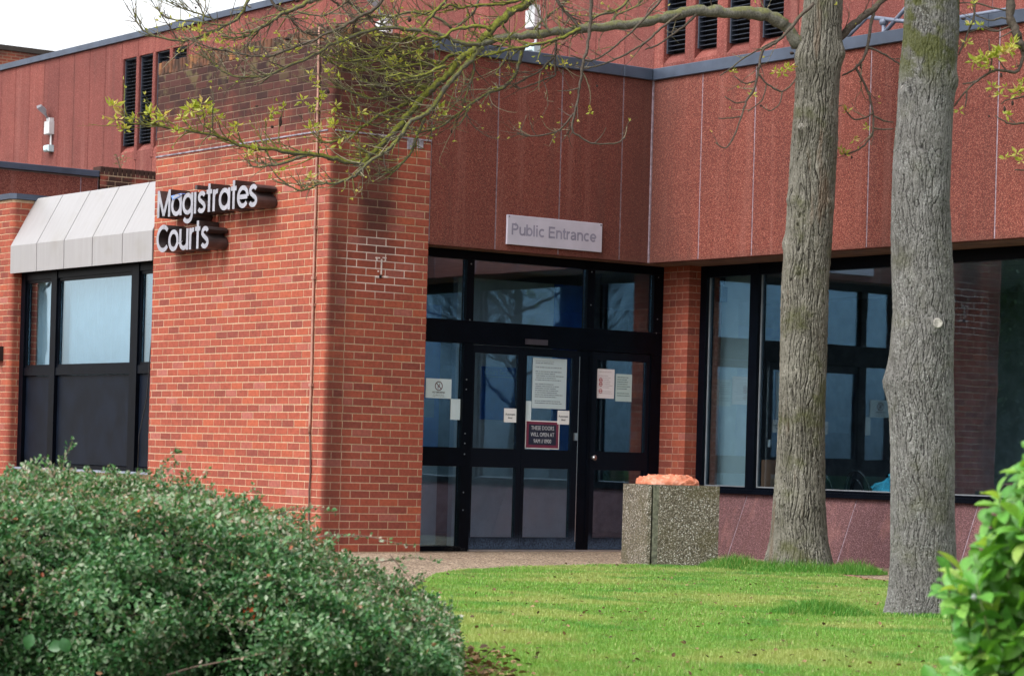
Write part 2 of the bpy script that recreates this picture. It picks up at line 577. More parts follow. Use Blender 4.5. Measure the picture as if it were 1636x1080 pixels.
def grass_mat():
    g = G('grass_blade')
    r = g.attr('rnd')
    c = g.ramp(r, [(0, (.12, .295, .045)), (.4, (.195, .405, .078)), (.75, (.275, .475, .11)), (.93, (.385, .49, .18)), (1, (.45, .39, .24))])
    flat = g.vmul(g.pos(), (1, 1, 0))
    p = g.noise(.75, 5, .62, flat)
    c = g.mix(g.mr(p, .46, .62, 0, .85), c, (.42, .47, .17))
    p2 = g.noise(1.3, 5, .62, g.vmul(g.pos(), (1, 1.3, 0)))
    c = g.mix(g.mr(p2, .52, .68, 0, .8), c, (.085, .30, .06))
    p3 = g.noise(5.5, 4, .6, flat)
    c = g.mix(g.mr(p3, .56, .68, 0, .75), c, (.27, .24, .11))
    tall = g.mr(r, -.02, -.01, 1, 0)
    c = g.mix(tall, c, (.10, .29, .05))
    g.fin(c, .6, 0, .25)
    tl = g.n('BsdfTranslucent'); g.set(tl.inputs['Color'], g.mix(1.0, c, (1.2, 1.15, .5), 'MULTIPLY'))
    mx = g.n('MixShader', {'Fac': .3})
    g.nt.links.new(g.bsdf.outputs[0], mx.inputs[1]); g.nt.links.new(tl.outputs[0], mx.inputs[2])
    g.nt.links.new(mx.outputs[0], g.out.inputs[0])
    return g.mat


M['grass'] = grass_mat()


def gravel_mat():
    g = G('bound_gravel')
    vc = g.voro(62)
    sc_ = g.n('SeparateColor'); g.set(sc_.inputs[0], vc)
    c = g.ramp(sc_.outputs[0], [(0, (.05, .036, .026)), (.25, (.18, .125, .085)), (.55, (.34, .25, .175)), (.8, (.46, .36, .27)), (1, (.70, .60, .49))])
    d = g.voro(62, out='Distance')
    c = g.mix(g.mr(d, .5, .8, 0, .7), c, (.07, .05, .035))
    big = g.noise(1.1, 4)
    c = g.mix(1.0, c, g.ramp(big, [(.3, (.82, .80, .78)), (.7, (1.12, 1.1, 1.08))]), 'MULTIPLY')
    g.bump(g.math('SUBTRACT', 1.0, d), 1.0, .01)
    return g.fin(c, .85, 0, .3)


M['gravel'] = gravel_mat()
M['soil'] = plain('soil', (.075, .06, .035), .95, var=.4, vs=20)
M['turf_base'] = plain('turf_base', (.075, .13, .022), .95, var=.35, vs=9)


def planter_mat():
    g = G('pebble_concrete')
    vc = g.voro(85)
    sc_ = g.n('SeparateColor'); g.set(sc_.inputs[0], vc)
    c = g.ramp(sc_.outputs[0], [(0, (.075, .065, .048)), (.35, (.17, .146, .107)), (.66, (.27, .24, .187)), (.88, (.40, .37, .31)), (1, (.66, .64, .60))])
    d = g.voro(85, out='Distance')
    c = g.mix(g.mr(d, .42, .70, 0, .8), c, (.085, .075, .05))
    big = g.noise(3.5, 4)
    c = g.mix(g.mr(big, .48, .66, 0, .5), c, (.10, .085, .035))
    g.bump(g.math('SUBTRACT', 1.0, d), 1.0, .012)
    return g.fin(c, .85, 0, .3)


M['planter'] = planter_mat()
M['planter_smooth'] = plain('planter_smooth', (.115, .118, .085), .9, 0, .3, .45, 30)


def orange_mat():
    g = G('orange_sheet')
    nz = g.noise(16, 5, .6)
    c = g.ramp(nz, [(.3, (.50, .13, .065)), (.55, (.66, .24, .14)), (.75, (.74, .42, .33))])
    g.bump(nz, .6, .02)
    return g.fin(c, .5, 0, .4)


M['orange'] = orange_mat()
M['litter'] = leaf_mat('dry_leaf', [(0, (.05, .03, .015)), (.5, (.16, .09, .04)), (1, (.34, .22, .12))], .8, .1)


def far_brick_mat():
    g = G('far_brick')
    p = g.pos()
    bt = g.n('TexBrick', {'Scale': 1.0, 'Mortar Size': .012, 'Brick Width': .225, 'Row Height': .075, 'Color1': (.36, .09, .05), 'Color2': (.27, .065, .042), 'Mortar': (.34, .19, .13)})
    cv = g.n('CombineXYZ'); x, y, z = g.sep(p); g.set(cv.inputs[0], y); g.set(cv.inputs[1], z)
    g.set(bt.inputs['Vector'], cv.outputs[0])
    c = g.mix(g.mr(g.math('ADD', z, g.math('MULTIPLY', g.noise(.9, 5), 1.0)), 10.55, 11.1, 0, .9), bt.outputs[0], (.055, .042, .036))
    return g.fin(c, .9, 0, .2)


M['far_brick'] = far_brick_mat()
BRANCHES = [
('L',0.0748,0.0333,0.25,[3.64,-1.12,4.74,3.58,-1.25,4.85,3.55,-1.34,4.96,3.51,-1.43,5.04,3.46,-1.57,5.08,3.39,-1.75,5.08,3.3,-1.97,5.07,3.23,-2.15,5.07,3.16,-2.33,5.02,3.09,-2.5,4.97,3.03,-2.68,4.92,2.93,-2.93,4.87,2.83,-3.19,4.82,2.73,-3.45,4.77,2.64,-3.71,4.72,2.57,-3.88,4.69,2.53,-3.99,4.65,2.51,-4.06,4.62]),
('L',0.0448,0.0274,0.75,[2.76,-3.36,5.58,2.7,-3.54,5.2,2.65,-3.65,5.03,2.61,-3.76,4.95,2.57,-3.89,4.84,2.54,-3.97,4.74,2.5,-4.06,4.65,2.48,-4.13,4.55,2.44,-4.23,4.48,2.42,-4.28,4.39,2.38,-4.39,4.27,2.35,-4.48,4.18,2.32,-4.57,4.07,2.29,-4.66,3.96,2.26,-4.73,3.84,2.23,-4.83,3.73,2.2,-4.91,3.64,2.17,-4.99,3.56,2.15,-5.04,3.5]),
('L',0.0274,0.0064,0.8,[2.15,-5.04,3.5,2.12,-5.12,3.51,2.07,-5.25,3.53,2.03,-5.37,3.55,1.98,-5.5,3.56,1.92,-5.66,3.57,1.86,-5.83,3.58,1.8,-5.99,3.59,1.77,-6.07,3.6,1.74,-6.16,3.64,1.7,-6.27,3.67,1.64,-6.46,3.69,1.58,-6.62,3.7,1.53,-6.75,3.73,1.48,-6.91,3.72,1.45,-6.97,3.74,1.44,-7.02,3.79]),
('L',0.0192,0.0054,0.5,[2.15,-5.04,3.5,2.15,-5.05,3.43,2.12,-5.12,3.38,2.08,-5.24,3.32,2.03,-5.37,3.31,1.99,-5.47,3.26,1.96,-5.57,3.24,1.9,-5.72,3.33,1.87,-5.81,3.43]),
('L',0.0142,0.0054,0.6,[1.98,-5.5,3.55,1.94,-5.62,3.5,1.9,-5.74,3.45,1.87,-5.82,3.44,1.85,-5.88,3.42,1.82,-5.94,3.42,1.81,-5.99,3.46]),
('L',0.0275,0.0163,0.35,[2.67,-4.15,4.57,2.65,-4.21,4.49,2.62,-4.29,4.4,2.59,-4.38,4.29,2.56,-4.46,4.18,2.54,-4.52,4.08,2.52,-4.59,3.98,2.48,-4.69,3.91,2.46,-4.73,3.88,2.44,-4.79,3.8,2.42,-4.85,3.71,2.4,-4.91,3.63,2.37,-4.98,3.57,2.34,-5.08,3.5,2.3,-5.19,3.38]),
('L',0.0192,0.0109,0.8,[2.77,-4.14,4.7,2.73,-4.22,4.74,2.69,-4.35,4.71,2.65,-4.45,4.69,2.62,-4.52,4.62,2.6,-4.58,4.6,2.56,-4.68,4.61,2.53,-4.79,4.56]),
('L',0.0166,0.0071,0.8,[2.52,-4.25,5.38,2.48,-4.36,5.07,2.46,-4.42,4.96,2.43,-4.5,4.87,2.4,-4.58,4.76,2.38,-4.64,4.67,2.34,-4.75,4.61,2.31,-4.83,4.56,2.28,-4.91,4.5,2.25,-4.99,4.43,2.2,-5.15,4.39,2.15,-5.27,4.37,2.11,-5.39,4.4]),
('L',0.0247,0.0053,0.4,[2.71,-4.2,4.59,2.65,-4.36,4.58,2.6,-4.48,4.62,2.56,-4.61,4.66,2.48,-4.81,4.67,2.43,-4.96,4.67,2.38,-5.09,4.65,2.33,-5.24,4.59,2.28,-5.36,4.53,2.24,-5.48,4.47,2.21,-5.57,4.4,2.17,-5.69,4.33,2.12,-5.83,4.26,2.08,-5.93,4.2,2.05,-6.01,4.17,2.02,-6.09,4.16,1.98,-6.22,4.15,1.94,-6.32,4.18,1.91,-6.4,4.24,1.89,-6.46,4.29,1.87,-6.51,4.31]),
('L',0.0174,0.0053,0.15,[2.5,-4.92,5.13,2.43,-5.11,4.83,2.4,-5.2,4.77,2.37,-5.27,4.72,2.34,-5.35,4.66,2.32,-5.43,4.61,2.28,-5.54,4.56,2.25,-5.61,4.51,2.21,-5.72,4.46,2.17,-5.84,4.4,2.13,-5.96,4.35,2.09,-6.08,4.33,2.06,-6.16,4.33,2.01,-6.31,4.35,1.96,-6.45,4.37,1.92,-6.56,4.4,1.9,-6.6,4.43]),
('L',0.0273,0.0081,0.55,[2.22,-5.06,5.25,2.11,-5.37,4.97,2.06,-5.51,4.89,2.04,-5.57,4.86,2.0,-5.67,4.8,1.97,-5.77,4.75,1.94,-5.83,4.7,1.92,-5.9,4.65,1.89,-5.98,4.59,1.86,-6.06,4.54,1.84,-6.14,4.51,1.81,-6.2,4.51,1.79,-6.28,4.52]),
('L',0.0154,0.0054,0.4,[1.65,-5.67,5.31,1.58,-5.85,4.97,1.57,-5.89,4.89,1.55,-5.94,4.79,1.54,-5.98,4.73,1.51,-6.06,4.67,1.47,-6.16,4.61,1.43,-6.29,4.55,1.39,-6.41,4.5,1.37,-6.46,4.5,1.33,-6.57,4.51,1.29,-6.68,4.53,1.26,-6.76,4.58,1.24,-6.81,4.65,1.24,-6.82,4.7]),
('L',0.0076,0.0054,0.3,[1.54,-6.2,4.69,1.51,-6.29,4.72,1.47,-6.4,4.75,1.43,-6.5,4.78,1.4,-6.59,4.82,1.37,-6.66,4.89]),
('L',0.0076,0.0054,0.3,[1.6,-6.11,4.65,1.55,-6.24,4.65,1.49,-6.41,4.66,1.44,-6.56,4.66,1.41,-6.64,4.69,1.39,-6.69,4.76]),
('L',0.0075,0.0053,0.3,[1.84,-6.48,4.61,1.83,-6.49,4.69,1.81,-6.54,4.78,1.8,-6.57,4.85]),
('L',0.013,0.0055,0.2,[1.82,-5.93,5.03,1.85,-5.83,4.87,1.87,-5.78,4.81,1.9,-5.69,4.75,1.93,-5.63,4.68,1.94,-5.58,4.63,1.97,-5.5,4.6,2.01,-5.41,4.58,2.04,-5.32,4.53,2.06,-5.27,4.49]),
('L',0.0155,0.0123,0.2,[2.84,-3.61,5.25,2.88,-3.51,5.04,2.9,-3.45,4.98,2.93,-3.38,4.9,2.96,-3.32,4.82]),
('L',0.0195,0.011,0.85,[3.02,-3.34,4.79,2.99,-3.4,4.75,2.96,-3.5,4.69,2.92,-3.61,4.65,2.88,-3.72,4.62,2.84,-3.82,4.59,2.79,-3.94,4.56,2.77,-4.02,4.53,2.72,-4.15,4.49]),
('L',0.0167,0.0056,0.15,[3.09,-3.26,5.38,3.08,-3.27,4.99,3.09,-3.27,4.88,3.08,-3.28,4.74,3.08,-3.3,4.6,3.07,-3.33,4.49,3.07,-3.34,4.38,3.06,-3.36,4.26,3.06,-3.37,4.17,3.05,-3.39,4.04,3.04,-3.41,3.88,3.06,-3.35,3.83,3.1,-3.27,3.78,3.14,-3.16,3.77,3.19,-3.02,3.79,3.22,-2.95,3.84]),
('L',0.0083,0.005,0.15,[2.99,-3.35,4.05,2.98,-3.39,3.99,2.94,-3.48,3.88,2.9,-3.61,3.83,2.85,-3.74,3.81,2.81,-3.85,3.83]),
('L',0.0214,0.0078,0.5,[2.44,-3.53,4.66,2.44,-3.54,4.64,2.43,-3.56,4.53,2.42,-3.6,4.42,2.4,-3.65,4.34,2.38,-3.7,4.28,2.35,-3.79,4.25,2.31,-3.9,4.18,2.28,-3.98,4.12,2.24,-4.07,4.04,2.21,-4.15,3.97,2.18,-4.24,3.9,2.15,-4.31,3.87,2.12,-4.41,3.84]),
('L',0.0101,0.0056,0.3,[2.33,-4.02,4.1,2.31,-4.06,4.01,2.3,-4.11,3.93,2.28,-4.15,3.9]),
('L',0.0124,0.0067,0.2,[2.62,-3.29,4.76,2.61,-3.29,4.72,2.61,-3.3,4.6,2.58,-3.38,4.51,2.56,-3.44,4.44,2.5,-3.59,4.35,2.47,-3.69,4.28]),
('L',0.0102,0.0056,0.2,[2.61,-3.31,4.6,2.62,-3.3,4.48,2.62,-3.3,4.42,2.59,-3.38,4.38,2.55,-3.48,4.33,2.51,-3.6,4.28,2.48,-3.66,4.3]),
('L',0.0124,0.0056,0.2,[3.34,-2.46,4.99,3.28,-2.62,4.85,3.24,-2.71,4.75,3.21,-2.8,4.68,3.17,-2.91,4.6,3.13,-3.02,4.54,3.08,-3.15,4.48,3.03,-3.28,4.44,3.0,-3.36,4.46]),
('L',0.0124,0.0056,0.25,[3.28,-2.4,5.41,3.21,-2.58,5.11,3.18,-2.67,5.0,3.13,-2.8,4.84,3.08,-2.93,4.71,3.05,-3.03,4.62,3.0,-3.16,4.53,2.96,-3.25,4.53,2.92,-3.36,4.56]),
('L',0.0136,0.0101,0.6,[3.0,-2.6,5.37,2.94,-2.74,5.12,2.9,-2.85,5.02,2.85,-2.98,4.98,2.81,-3.08,4.9,2.79,-3.16,4.84]),
('L',0.0144,0.0072,0.6,[2.24,-4.44,3.95,2.22,-4.49,3.83,2.21,-4.52,3.74,2.2,-4.55,3.65,2.18,-4.6,3.58,2.15,-4.68,3.48,2.12,-4.77,3.44,2.09,-4.85,3.43]),
('L',0.0189,0.0055,0.7,[2.11,-4.54,4.09,2.07,-4.67,4.02,2.02,-4.79,3.96,1.99,-4.87,3.89,1.97,-4.94,3.84,1.94,-5.01,3.76,1.91,-5.1,3.73,1.87,-5.22,3.69,1.84,-5.29,3.71,1.82,-5.36,3.77]),
('L',0.0168,0.0066,0.8,[2.28,-4.04,4.57,2.24,-4.14,4.55,2.21,-4.23,4.5,2.2,-4.27,4.45,2.17,-4.34,4.44,2.13,-4.44,4.44,2.09,-4.56,4.41,2.04,-4.69,4.39,1.99,-4.82,4.36,1.91,-5.03,4.35,1.85,-5.19,4.4,1.82,-5.29,4.46]),
('L',0.0153,0.0065,0.7,[2.64,-4.51,4.37,2.61,-4.6,4.33,2.58,-4.68,4.28,2.54,-4.79,4.25,2.5,-4.89,4.27,2.45,-5.02,4.22]),
('L',0.0122,0.0055,0.7,[2.36,-4.32,4.29,2.33,-4.4,4.23,2.29,-4.51,4.22,2.26,-4.6,4.23,2.23,-4.68,4.21]),
('L',0.0144,0.0055,0.6,[2.29,-4.41,4.17,2.26,-4.48,4.15,2.2,-4.63,4.11,2.16,-4.76,4.13,2.11,-4.89,4.09,2.05,-5.05,4.12,2.0,-5.18,4.17,1.97,-5.26,4.22]),
('L',0.0157,0.0083,0.8,[2.74,-3.47,5.23,2.68,-3.63,5.1,2.62,-3.81,5.01,2.56,-3.95,4.98,2.5,-4.12,4.96,2.45,-4.25,4.93,2.42,-4.33,4.95,2.38,-4.43,4.9,2.34,-4.54,4.86]),
('L',0.0119,0.0065,0.2,[2.23,-5.45,5.04,2.28,-5.32,4.88,2.31,-5.23,4.82,2.34,-5.16,4.77,2.36,-5.11,4.72,2.39,-5.02,4.69,2.42,-4.95,4.64]),
('L',0.0098,0.0055,0.2,[2.04,-5.43,5.04,2.07,-5.35,4.91,2.1,-5.26,4.85,2.13,-5.2,4.78,2.15,-5.13,4.75]),
('L',0.0081,0.0054,0.4,[2.18,-5.76,4.74,2.23,-5.64,4.72,2.26,-5.55,4.72,2.29,-5.47,4.76,2.31,-5.39,4.82,2.33,-5.33,4.88,2.36,-5.27,4.96]),
('L',0.014,0.0066,0.6,[2.2,-4.16,4.79,2.16,-4.27,4.87,2.1,-4.41,4.9,2.05,-4.54,4.9,2.0,-4.68,4.85,1.95,-4.81,4.85,1.91,-4.94,4.81,1.87,-5.05,4.85]),
('L',0.0123,0.0066,0.7,[2.2,-4.29,4.61,2.15,-4.43,4.57,2.1,-4.56,4.52,2.05,-4.69,4.47,2.0,-4.83,4.43,1.95,-4.96,4.38]),
('L',0.0122,0.0066,0.5,[2.52,-4.0,5.19,2.49,-4.07,5.02,2.47,-4.12,4.89,2.44,-4.2,4.81,2.42,-4.27,4.75]),
('L',0.011,0.0054,0.6,[2.48,-4.55,4.3,2.45,-4.66,4.25,2.4,-4.79,4.22,2.35,-4.92,4.17,2.3,-5.05,4.18,2.26,-5.16,4.21]),
('L',0.0112,0.0055,0.6,[2.12,-4.43,4.07,2.07,-4.56,4.02,2.03,-4.68,3.95,1.98,-4.8,3.88,1.93,-4.93,3.91,1.89,-5.07,3.93]),
('L',0.0111,0.0056,0.3,[2.55,-3.87,4.84,2.58,-3.79,4.71,2.58,-3.8,4.57,2.56,-3.86,4.45,2.54,-3.91,4.36]),
('L',0.0101,0.0057,0.3,[2.48,-3.5,4.76,2.51,-3.42,4.87,2.55,-3.32,4.98,2.59,-3.21,5.07,2.62,-3.13,5.18]),
('L',0.0102,0.0057,0.3,[2.77,-2.8,4.91,2.79,-2.75,5.01,2.82,-2.67,5.05,2.87,-2.56,5.12,2.9,-2.47,5.23]),
('L',0.0125,0.0057,0.2,[3.24,-2.17,5.05,3.2,-2.27,4.93,3.16,-2.38,4.84,3.11,-2.52,4.73,3.07,-2.63,4.68]),
('L',0.01,0.0056,0.3,[2.8,-3.5,4.76,2.77,-3.56,4.85,2.75,-3.62,4.96,2.73,-3.67,5.07]),
('L',0.0111,0.0056,0.4,[2.45,-4.11,4.55,2.46,-4.08,4.41,2.45,-4.11,4.27,2.44,-4.14,4.18,2.43,-4.16,4.1]),
('L',0.0461,0.0291,0.15,[3.69,-0.97,4.73,3.75,-0.83,4.96,3.79,-0.73,5.06,3.84,-0.6,5.18,3.89,-0.47,5.3,3.98,-0.25,5.55]),
('L',0.0185,0.0069,0.05,[3.86,-0.55,5.24,3.85,-0.58,5.06,3.84,-0.61,4.84,3.82,-0.66,4.71,3.8,-0.7,4.66,3.81,-0.68,4.6,3.84,-0.6,4.47,3.86,-0.56,4.33,3.87,-0.53,4.18,3.87,-0.55,4.04,3.83,-0.64,3.92,3.8,-0.73,3.87,3.77,-0.8,3.85]),
('L',0.0104,0.0069,0.05,[3.81,-0.69,4.67,3.78,-0.75,4.62,3.75,-0.84,4.57]),
('L',0.0104,0.0058,0.05,[3.84,-0.59,4.85,3.91,-0.44,4.79,3.94,-0.35,4.74,3.97,-0.28,4.7]),
('L',0.0087,0.0058,0.05,[3.87,-0.54,4.25,3.84,-0.63,4.19,3.8,-0.73,4.18,3.77,-0.79,4.25]),
('L',0.0093,0.0058,0.05,[3.87,-0.53,4.22,3.91,-0.44,4.18,3.95,-0.35,4.17]),
('L',0.0093,0.0058,0.05,[3.87,-0.54,4.11,3.91,-0.44,4.1,3.95,-0.35,4.11]),
('L',0.017,0.0056,0.05,[3.93,-1.38,5.15,3.87,-1.55,4.95,3.83,-1.66,4.82,3.8,-1.74,4.75,3.76,-1.83,4.68,3.75,-1.86,4.51,3.74,-1.9,4.34,3.71,-1.96,4.22,3.7,-2.01,4.08,3.68,-2.07,3.9,3.65,-2.14,3.79,3.62,-2.23,3.83]),
('L',0.0101,0.0057,0.05,[3.75,-1.86,4.47,3.78,-1.78,4.39,3.83,-1.66,4.33,3.86,-1.58,4.38,3.88,-1.52,4.47]),
('L',0.0068,0.0051,0.05,[3.78,-1.79,4.38,3.77,-1.82,4.25,3.75,-1.88,4.19,3.72,-1.95,4.13]),
('L',0.0068,0.0051,0.05,[3.84,-1.65,4.32,3.83,-1.67,4.22,3.8,-1.75,4.15,3.77,-1.82,4.18]),
('L',0.0079,0.005,0.05,[3.83,-1.66,4.82,3.75,-1.85,4.7,3.7,-1.99,4.61,3.65,-2.12,4.5,3.62,-2.21,4.43]),
('L',0.0067,0.005,0.05,[3.71,-1.96,4.22,3.68,-2.06,4.2,3.64,-2.16,4.25]),
('L',0.0067,0.005,0.05,[3.7,-2.01,4.08,3.66,-2.11,4.06,3.62,-2.21,4.05]),
('L',0.0068,0.0051,0.05,[3.74,-1.89,4.41,3.7,-1.98,4.38,3.67,-2.08,4.44]),
('R',0.0369,0.0246,0.1,[9.4,-4.86,4.54,9.46,-4.79,4.17,9.47,-4.77,4.05,9.48,-4.76,3.91,9.5,-4.73,3.82,9.52,-4.7,3.75,9.56,-4.65,3.72,9.66,-4.51,3.67]),
('R',0.0123,0.0049,0.1,[9.52,-4.7,3.74,9.52,-4.7,3.63,9.49,-4.74,3.58,9.43,-4.82,3.59,9.39,-4.87,3.57,9.36,-4.92,3.53,9.31,-4.99,3.45,9.26,-5.05,3.34]),
('R',0.0066,0.0041,0.1,[9.36,-4.92,3.52,9.32,-4.97,3.5,9.29,-5.01,3.49]),
('R',0.0082,0.0041,0.1,[9.59,-4.6,3.28,9.53,-4.68,3.25,9.48,-4.75,3.24,9.45,-4.79,3.26,9.42,-4.83,3.29]),
('R',0.0098,0.0049,0.1,[9.33,-4.96,4.21,9.33,-4.96,4.04,9.33,-4.96,3.94,9.3,-4.99,3.81,9.27,-5.03,3.68]),
('R',0.0066,0.0041,0.1,[9.47,-4.76,3.98,9.41,-4.85,3.99,9.34,-4.95,4.02,9.27,-5.04,4.02]),
('R',0.0074,0.0041,0.1,[9.48,-4.76,3.92,9.43,-4.81,3.93,9.4,-4.87,3.91,9.33,-4.95,3.94]),
('R',0.0066,0.0041,0.1,[9.47,-4.77,3.87,9.41,-4.85,3.84,9.36,-4.91,3.86,9.31,-4.98,3.83]),
('R',0.0057,0.0037,0.1,[9.6,-4.6,2.96,9.54,-4.67,2.94,9.5,-4.72,2.94]),
('R',0.0066,0.0041,0.1,[9.39,-4.87,3.56,9.4,-4.86,3.64,9.39,-4.87,3.72,9.39,-4.88,3.79]),
('R',0.0061,0.0041,0.1,[9.31,-4.99,3.45,9.31,-4.99,3.39,9.3,-4.99,3.34]),
('R',0.0061,0.0041,0.1,[9.59,-4.61,3.48,9.53,-4.68,3.42,9.47,-4.76,3.4,9.44,-4.8,3.37]),
('L',0.0807,0.0445,0.3,[3.68,-1.01,5.32,3.51,-1.41,5.92,3.22,-2.15,6.31,2.85,-3.1,6.39,2.67,-3.58,5.95,2.56,-3.9,5.64]),
('L',0.045,0.0217,0.3,[2.85,-3.1,6.39,2.51,-4.02,6.08,2.2,-4.87,5.67,1.97,-5.49,5.45,1.82,-5.91,5.36]),
('R',0.0532,0.0287,0.2,[9.2,-5.14,4.28,9.32,-4.97,4.82,9.61,-4.58,5.12,9.95,-4.12,5.3]),
]
TUFTS = [('L',9,0.069,1.45,-7.12,3.85),
('L',7,0.059,1.47,-7.09,3.74),
('L',5,0.048,1.49,-7.02,3.66),
('L',6,0.053,1.52,-6.95,3.76),
('L',8,0.064,1.56,-6.83,3.81),
('L',6,0.053,1.58,-6.77,3.75),
('L',6,0.059,1.6,-6.71,3.8),
('L',7,0.059,1.65,-6.56,3.8),
('L',9,0.07,1.68,-6.49,3.87),
('L',10,0.075,1.71,-6.4,3.92),
('L',9,0.07,1.72,-6.36,3.86),
('L',6,0.054,1.74,-6.32,3.77),
('L',5,0.048,1.76,-6.25,3.81),
('L',6,0.054,1.81,-6.11,3.76),
('L',5,0.048,1.64,-6.59,3.68),
('L',5,0.049,1.81,-6.12,3.7),
('L',5,0.049,1.92,-5.82,3.9),
('L',5,0.049,1.94,-5.73,3.94),
('L',4,0.043,1.91,-5.85,3.84),
('L',6,0.054,2.0,-5.58,4.01),
('L',5,0.044,2.03,-5.49,3.97),
('L',6,0.049,2.06,-5.42,4.03),
('L',6,0.054,2.03,-5.49,3.78),
('L',6,0.055,2.1,-5.3,3.98),
('L',8,0.06,2.1,-5.3,3.82),
('L',4,0.049,2.12,-5.27,3.65),
('L',4,0.044,2.18,-5.08,3.94),
('L',4,0.049,1.87,-5.95,3.56),
('L',4,0.049,1.85,-6.02,3.52),
('L',4,0.049,1.95,-5.74,3.38),
('L',4,0.049,2.04,-5.5,3.34),
('L',6,0.055,2.12,-5.25,4.54),
('L',5,0.049,2.13,-5.2,4.51),
('L',6,0.049,1.97,-5.66,4.45),
('L',5,0.049,1.92,-5.78,4.45),
('L',4,0.043,1.84,-6.0,4.41),
('L',4,0.044,2.21,-5.0,4.63),
('L',6,0.055,2.28,-4.8,4.4),
('L',6,0.05,2.35,-4.61,4.48),
('L',5,0.044,2.26,-4.87,4.26),
('L',5,0.044,2.29,-4.77,4.26),
('L',8,0.061,2.42,-4.43,4.02),
('L',6,0.05,2.43,-4.41,3.98),
('L',4,0.044,2.39,-4.5,4.76),
('L',5,0.044,2.31,-4.71,4.67),
('L',5,0.044,2.08,-5.36,4.28),
('L',5,0.044,2.11,-5.27,4.23),
('L',5,0.044,2.02,-5.51,4.24),
('L',5,0.044,2.04,-5.46,4.16),
('L',5,0.044,2.06,-5.42,3.78),
('L',5,0.044,2.06,-5.43,4.08),
('L',5,0.048,1.69,-6.44,4.56),
('L',5,0.048,1.64,-6.58,4.56),
('L',4,0.043,1.66,-6.5,4.57),
('L',5,0.048,1.75,-6.27,4.45),
('L',5,0.048,1.71,-6.38,4.47),
('L',4,0.043,1.77,-6.22,4.43),
('L',4,0.044,2.52,-4.15,4.48),
('L',4,0.044,2.52,-4.16,4.49),
('L',3,0.034,2.78,-3.47,4.47),
('L',3,0.034,2.82,-3.36,4.49),
('L',2,0.034,2.92,-3.11,4.08),
('L',5,0.046,3.81,-0.82,4.24),
('L',5,0.046,3.8,-0.86,3.88),
('L',4,0.046,3.81,-0.83,3.85),
('L',4,0.046,3.84,-0.74,3.99),
('L',4,0.04,3.89,-0.63,4.1),
('L',6,0.052,3.59,-1.38,4.58),
('L',6,0.052,3.6,-1.35,4.61),
('L',5,0.046,3.57,-1.42,4.55),
('L',4,0.046,3.55,-1.47,4.56),
('L',3,0.034,3.4,-1.86,4.53),
('L',3,0.04,3.47,-1.67,4.33),
('R',9,0.049,9.37,-4.99,3.63),
('R',9,0.049,9.39,-4.96,3.63),
('R',9,0.049,9.41,-4.93,3.66),
('R',8,0.045,9.43,-4.91,3.61),
('R',9,0.049,9.45,-4.88,3.66),
('R',9,0.049,9.47,-4.85,3.69),
('R',9,0.049,9.5,-4.81,3.71),
('R',8,0.045,9.52,-4.79,3.75),
('R',6,0.037,9.4,-4.94,3.59),
('R',5,0.037,9.44,-4.89,3.47),
('R',6,0.037,9.47,-4.85,3.42),
('R',9,0.049,9.54,-4.75,3.46),
('R',9,0.049,9.56,-4.73,3.51),
('R',7,0.041,9.53,-4.77,3.43),
('R',5,0.033,9.5,-4.81,3.29),
('R',6,0.037,9.54,-4.75,3.04),
('R',6,0.037,9.56,-4.73,2.99),
('R',4,0.033,9.5,-4.81,3.01),
('R',5,0.033,9.35,-5.01,3.87),
('R',5,0.033,9.39,-4.96,3.86),
('R',5,0.033,9.34,-5.03,3.75),
('R',4,0.029,9.32,-5.06,3.31),
('R',4,0.033,9.35,-5.01,4.0)]
SEEDS = [('L',0.022,0.071,1.92,-5.74,3.82),
('L',0.022,0.033,2.06,-5.35,4.11),
('L',0.022,0.022,1.9,-5.81,3.77),
('L',0.016,0.021,1.66,-6.45,4.43),
('L',0.048,0.021,1.52,-6.88,3.81),
('L',0.014,0.028,2.45,-4.3,3.83),
('L',0.028,0.039,2.3,-4.68,4.79),
('L',0.049,0.022,1.93,-5.7,4.54),
('L',0.014,0.023,3.82,-0.75,3.82),
('L',0.017,0.017,2.92,-3.05,4.32),
('R',0.014,0.025,9.46,-4.83,3.55),
('R',0.014,0.033,9.48,-4.81,3.33),
('R',0.014,0.029,9.51,-4.77,3.37),
('R',0.025,0.012,9.31,-5.04,3.91),
('L',0.022,0.011,1.85,-5.94,3.94),
('L',0.016,0.016,1.66,-6.46,4.75),
('R',0.012,0.008,9.42,-4.89,3.41),
('R',0.012,0.012,9.42,-4.89,3.28),
('L',0.034,0.023,3.59,-1.32,4.74),
('L',0.016,0.011,2.26,-4.82,3.38),
('L',0.023,0.017,3.49,-1.59,4.24),
('L',0.033,0.033,1.96,-5.63,4.88)]
TRUNK_LEFT = [(3.66,-1.103,-0.075,0.3453),(3.656,-1.109,0.068,0.2849),(3.651,-1.116,0.298,0.259),(3.647,-1.122,0.644,0.2388),(3.648,-1.12,0.989,0.2216),(3.646,-1.123,1.334,0.2158),(3.645,-1.124,1.795,0.2158),(3.644,-1.125,2.255,0.2158),(3.646,-1.123,2.658,0.2187),(3.658,-1.106,3.062,0.2158),(3.664,-1.098,3.523,0.2158),(3.673,-1.086,3.926,0.2129),(3.678,-1.079,4.329,0.1985),(3.682,-1.074,4.617,0.2014),(3.691,-1.062,4.906,0.1899),(3.699,-1.051,5.252,0.1784),(3.707,-1.04,5.597,0.1669),(3.701,-1.049,6.403,0.1439),(3.687,-1.067,7.554,0.1007),(3.671,-1.089,8.819,0.0633)]
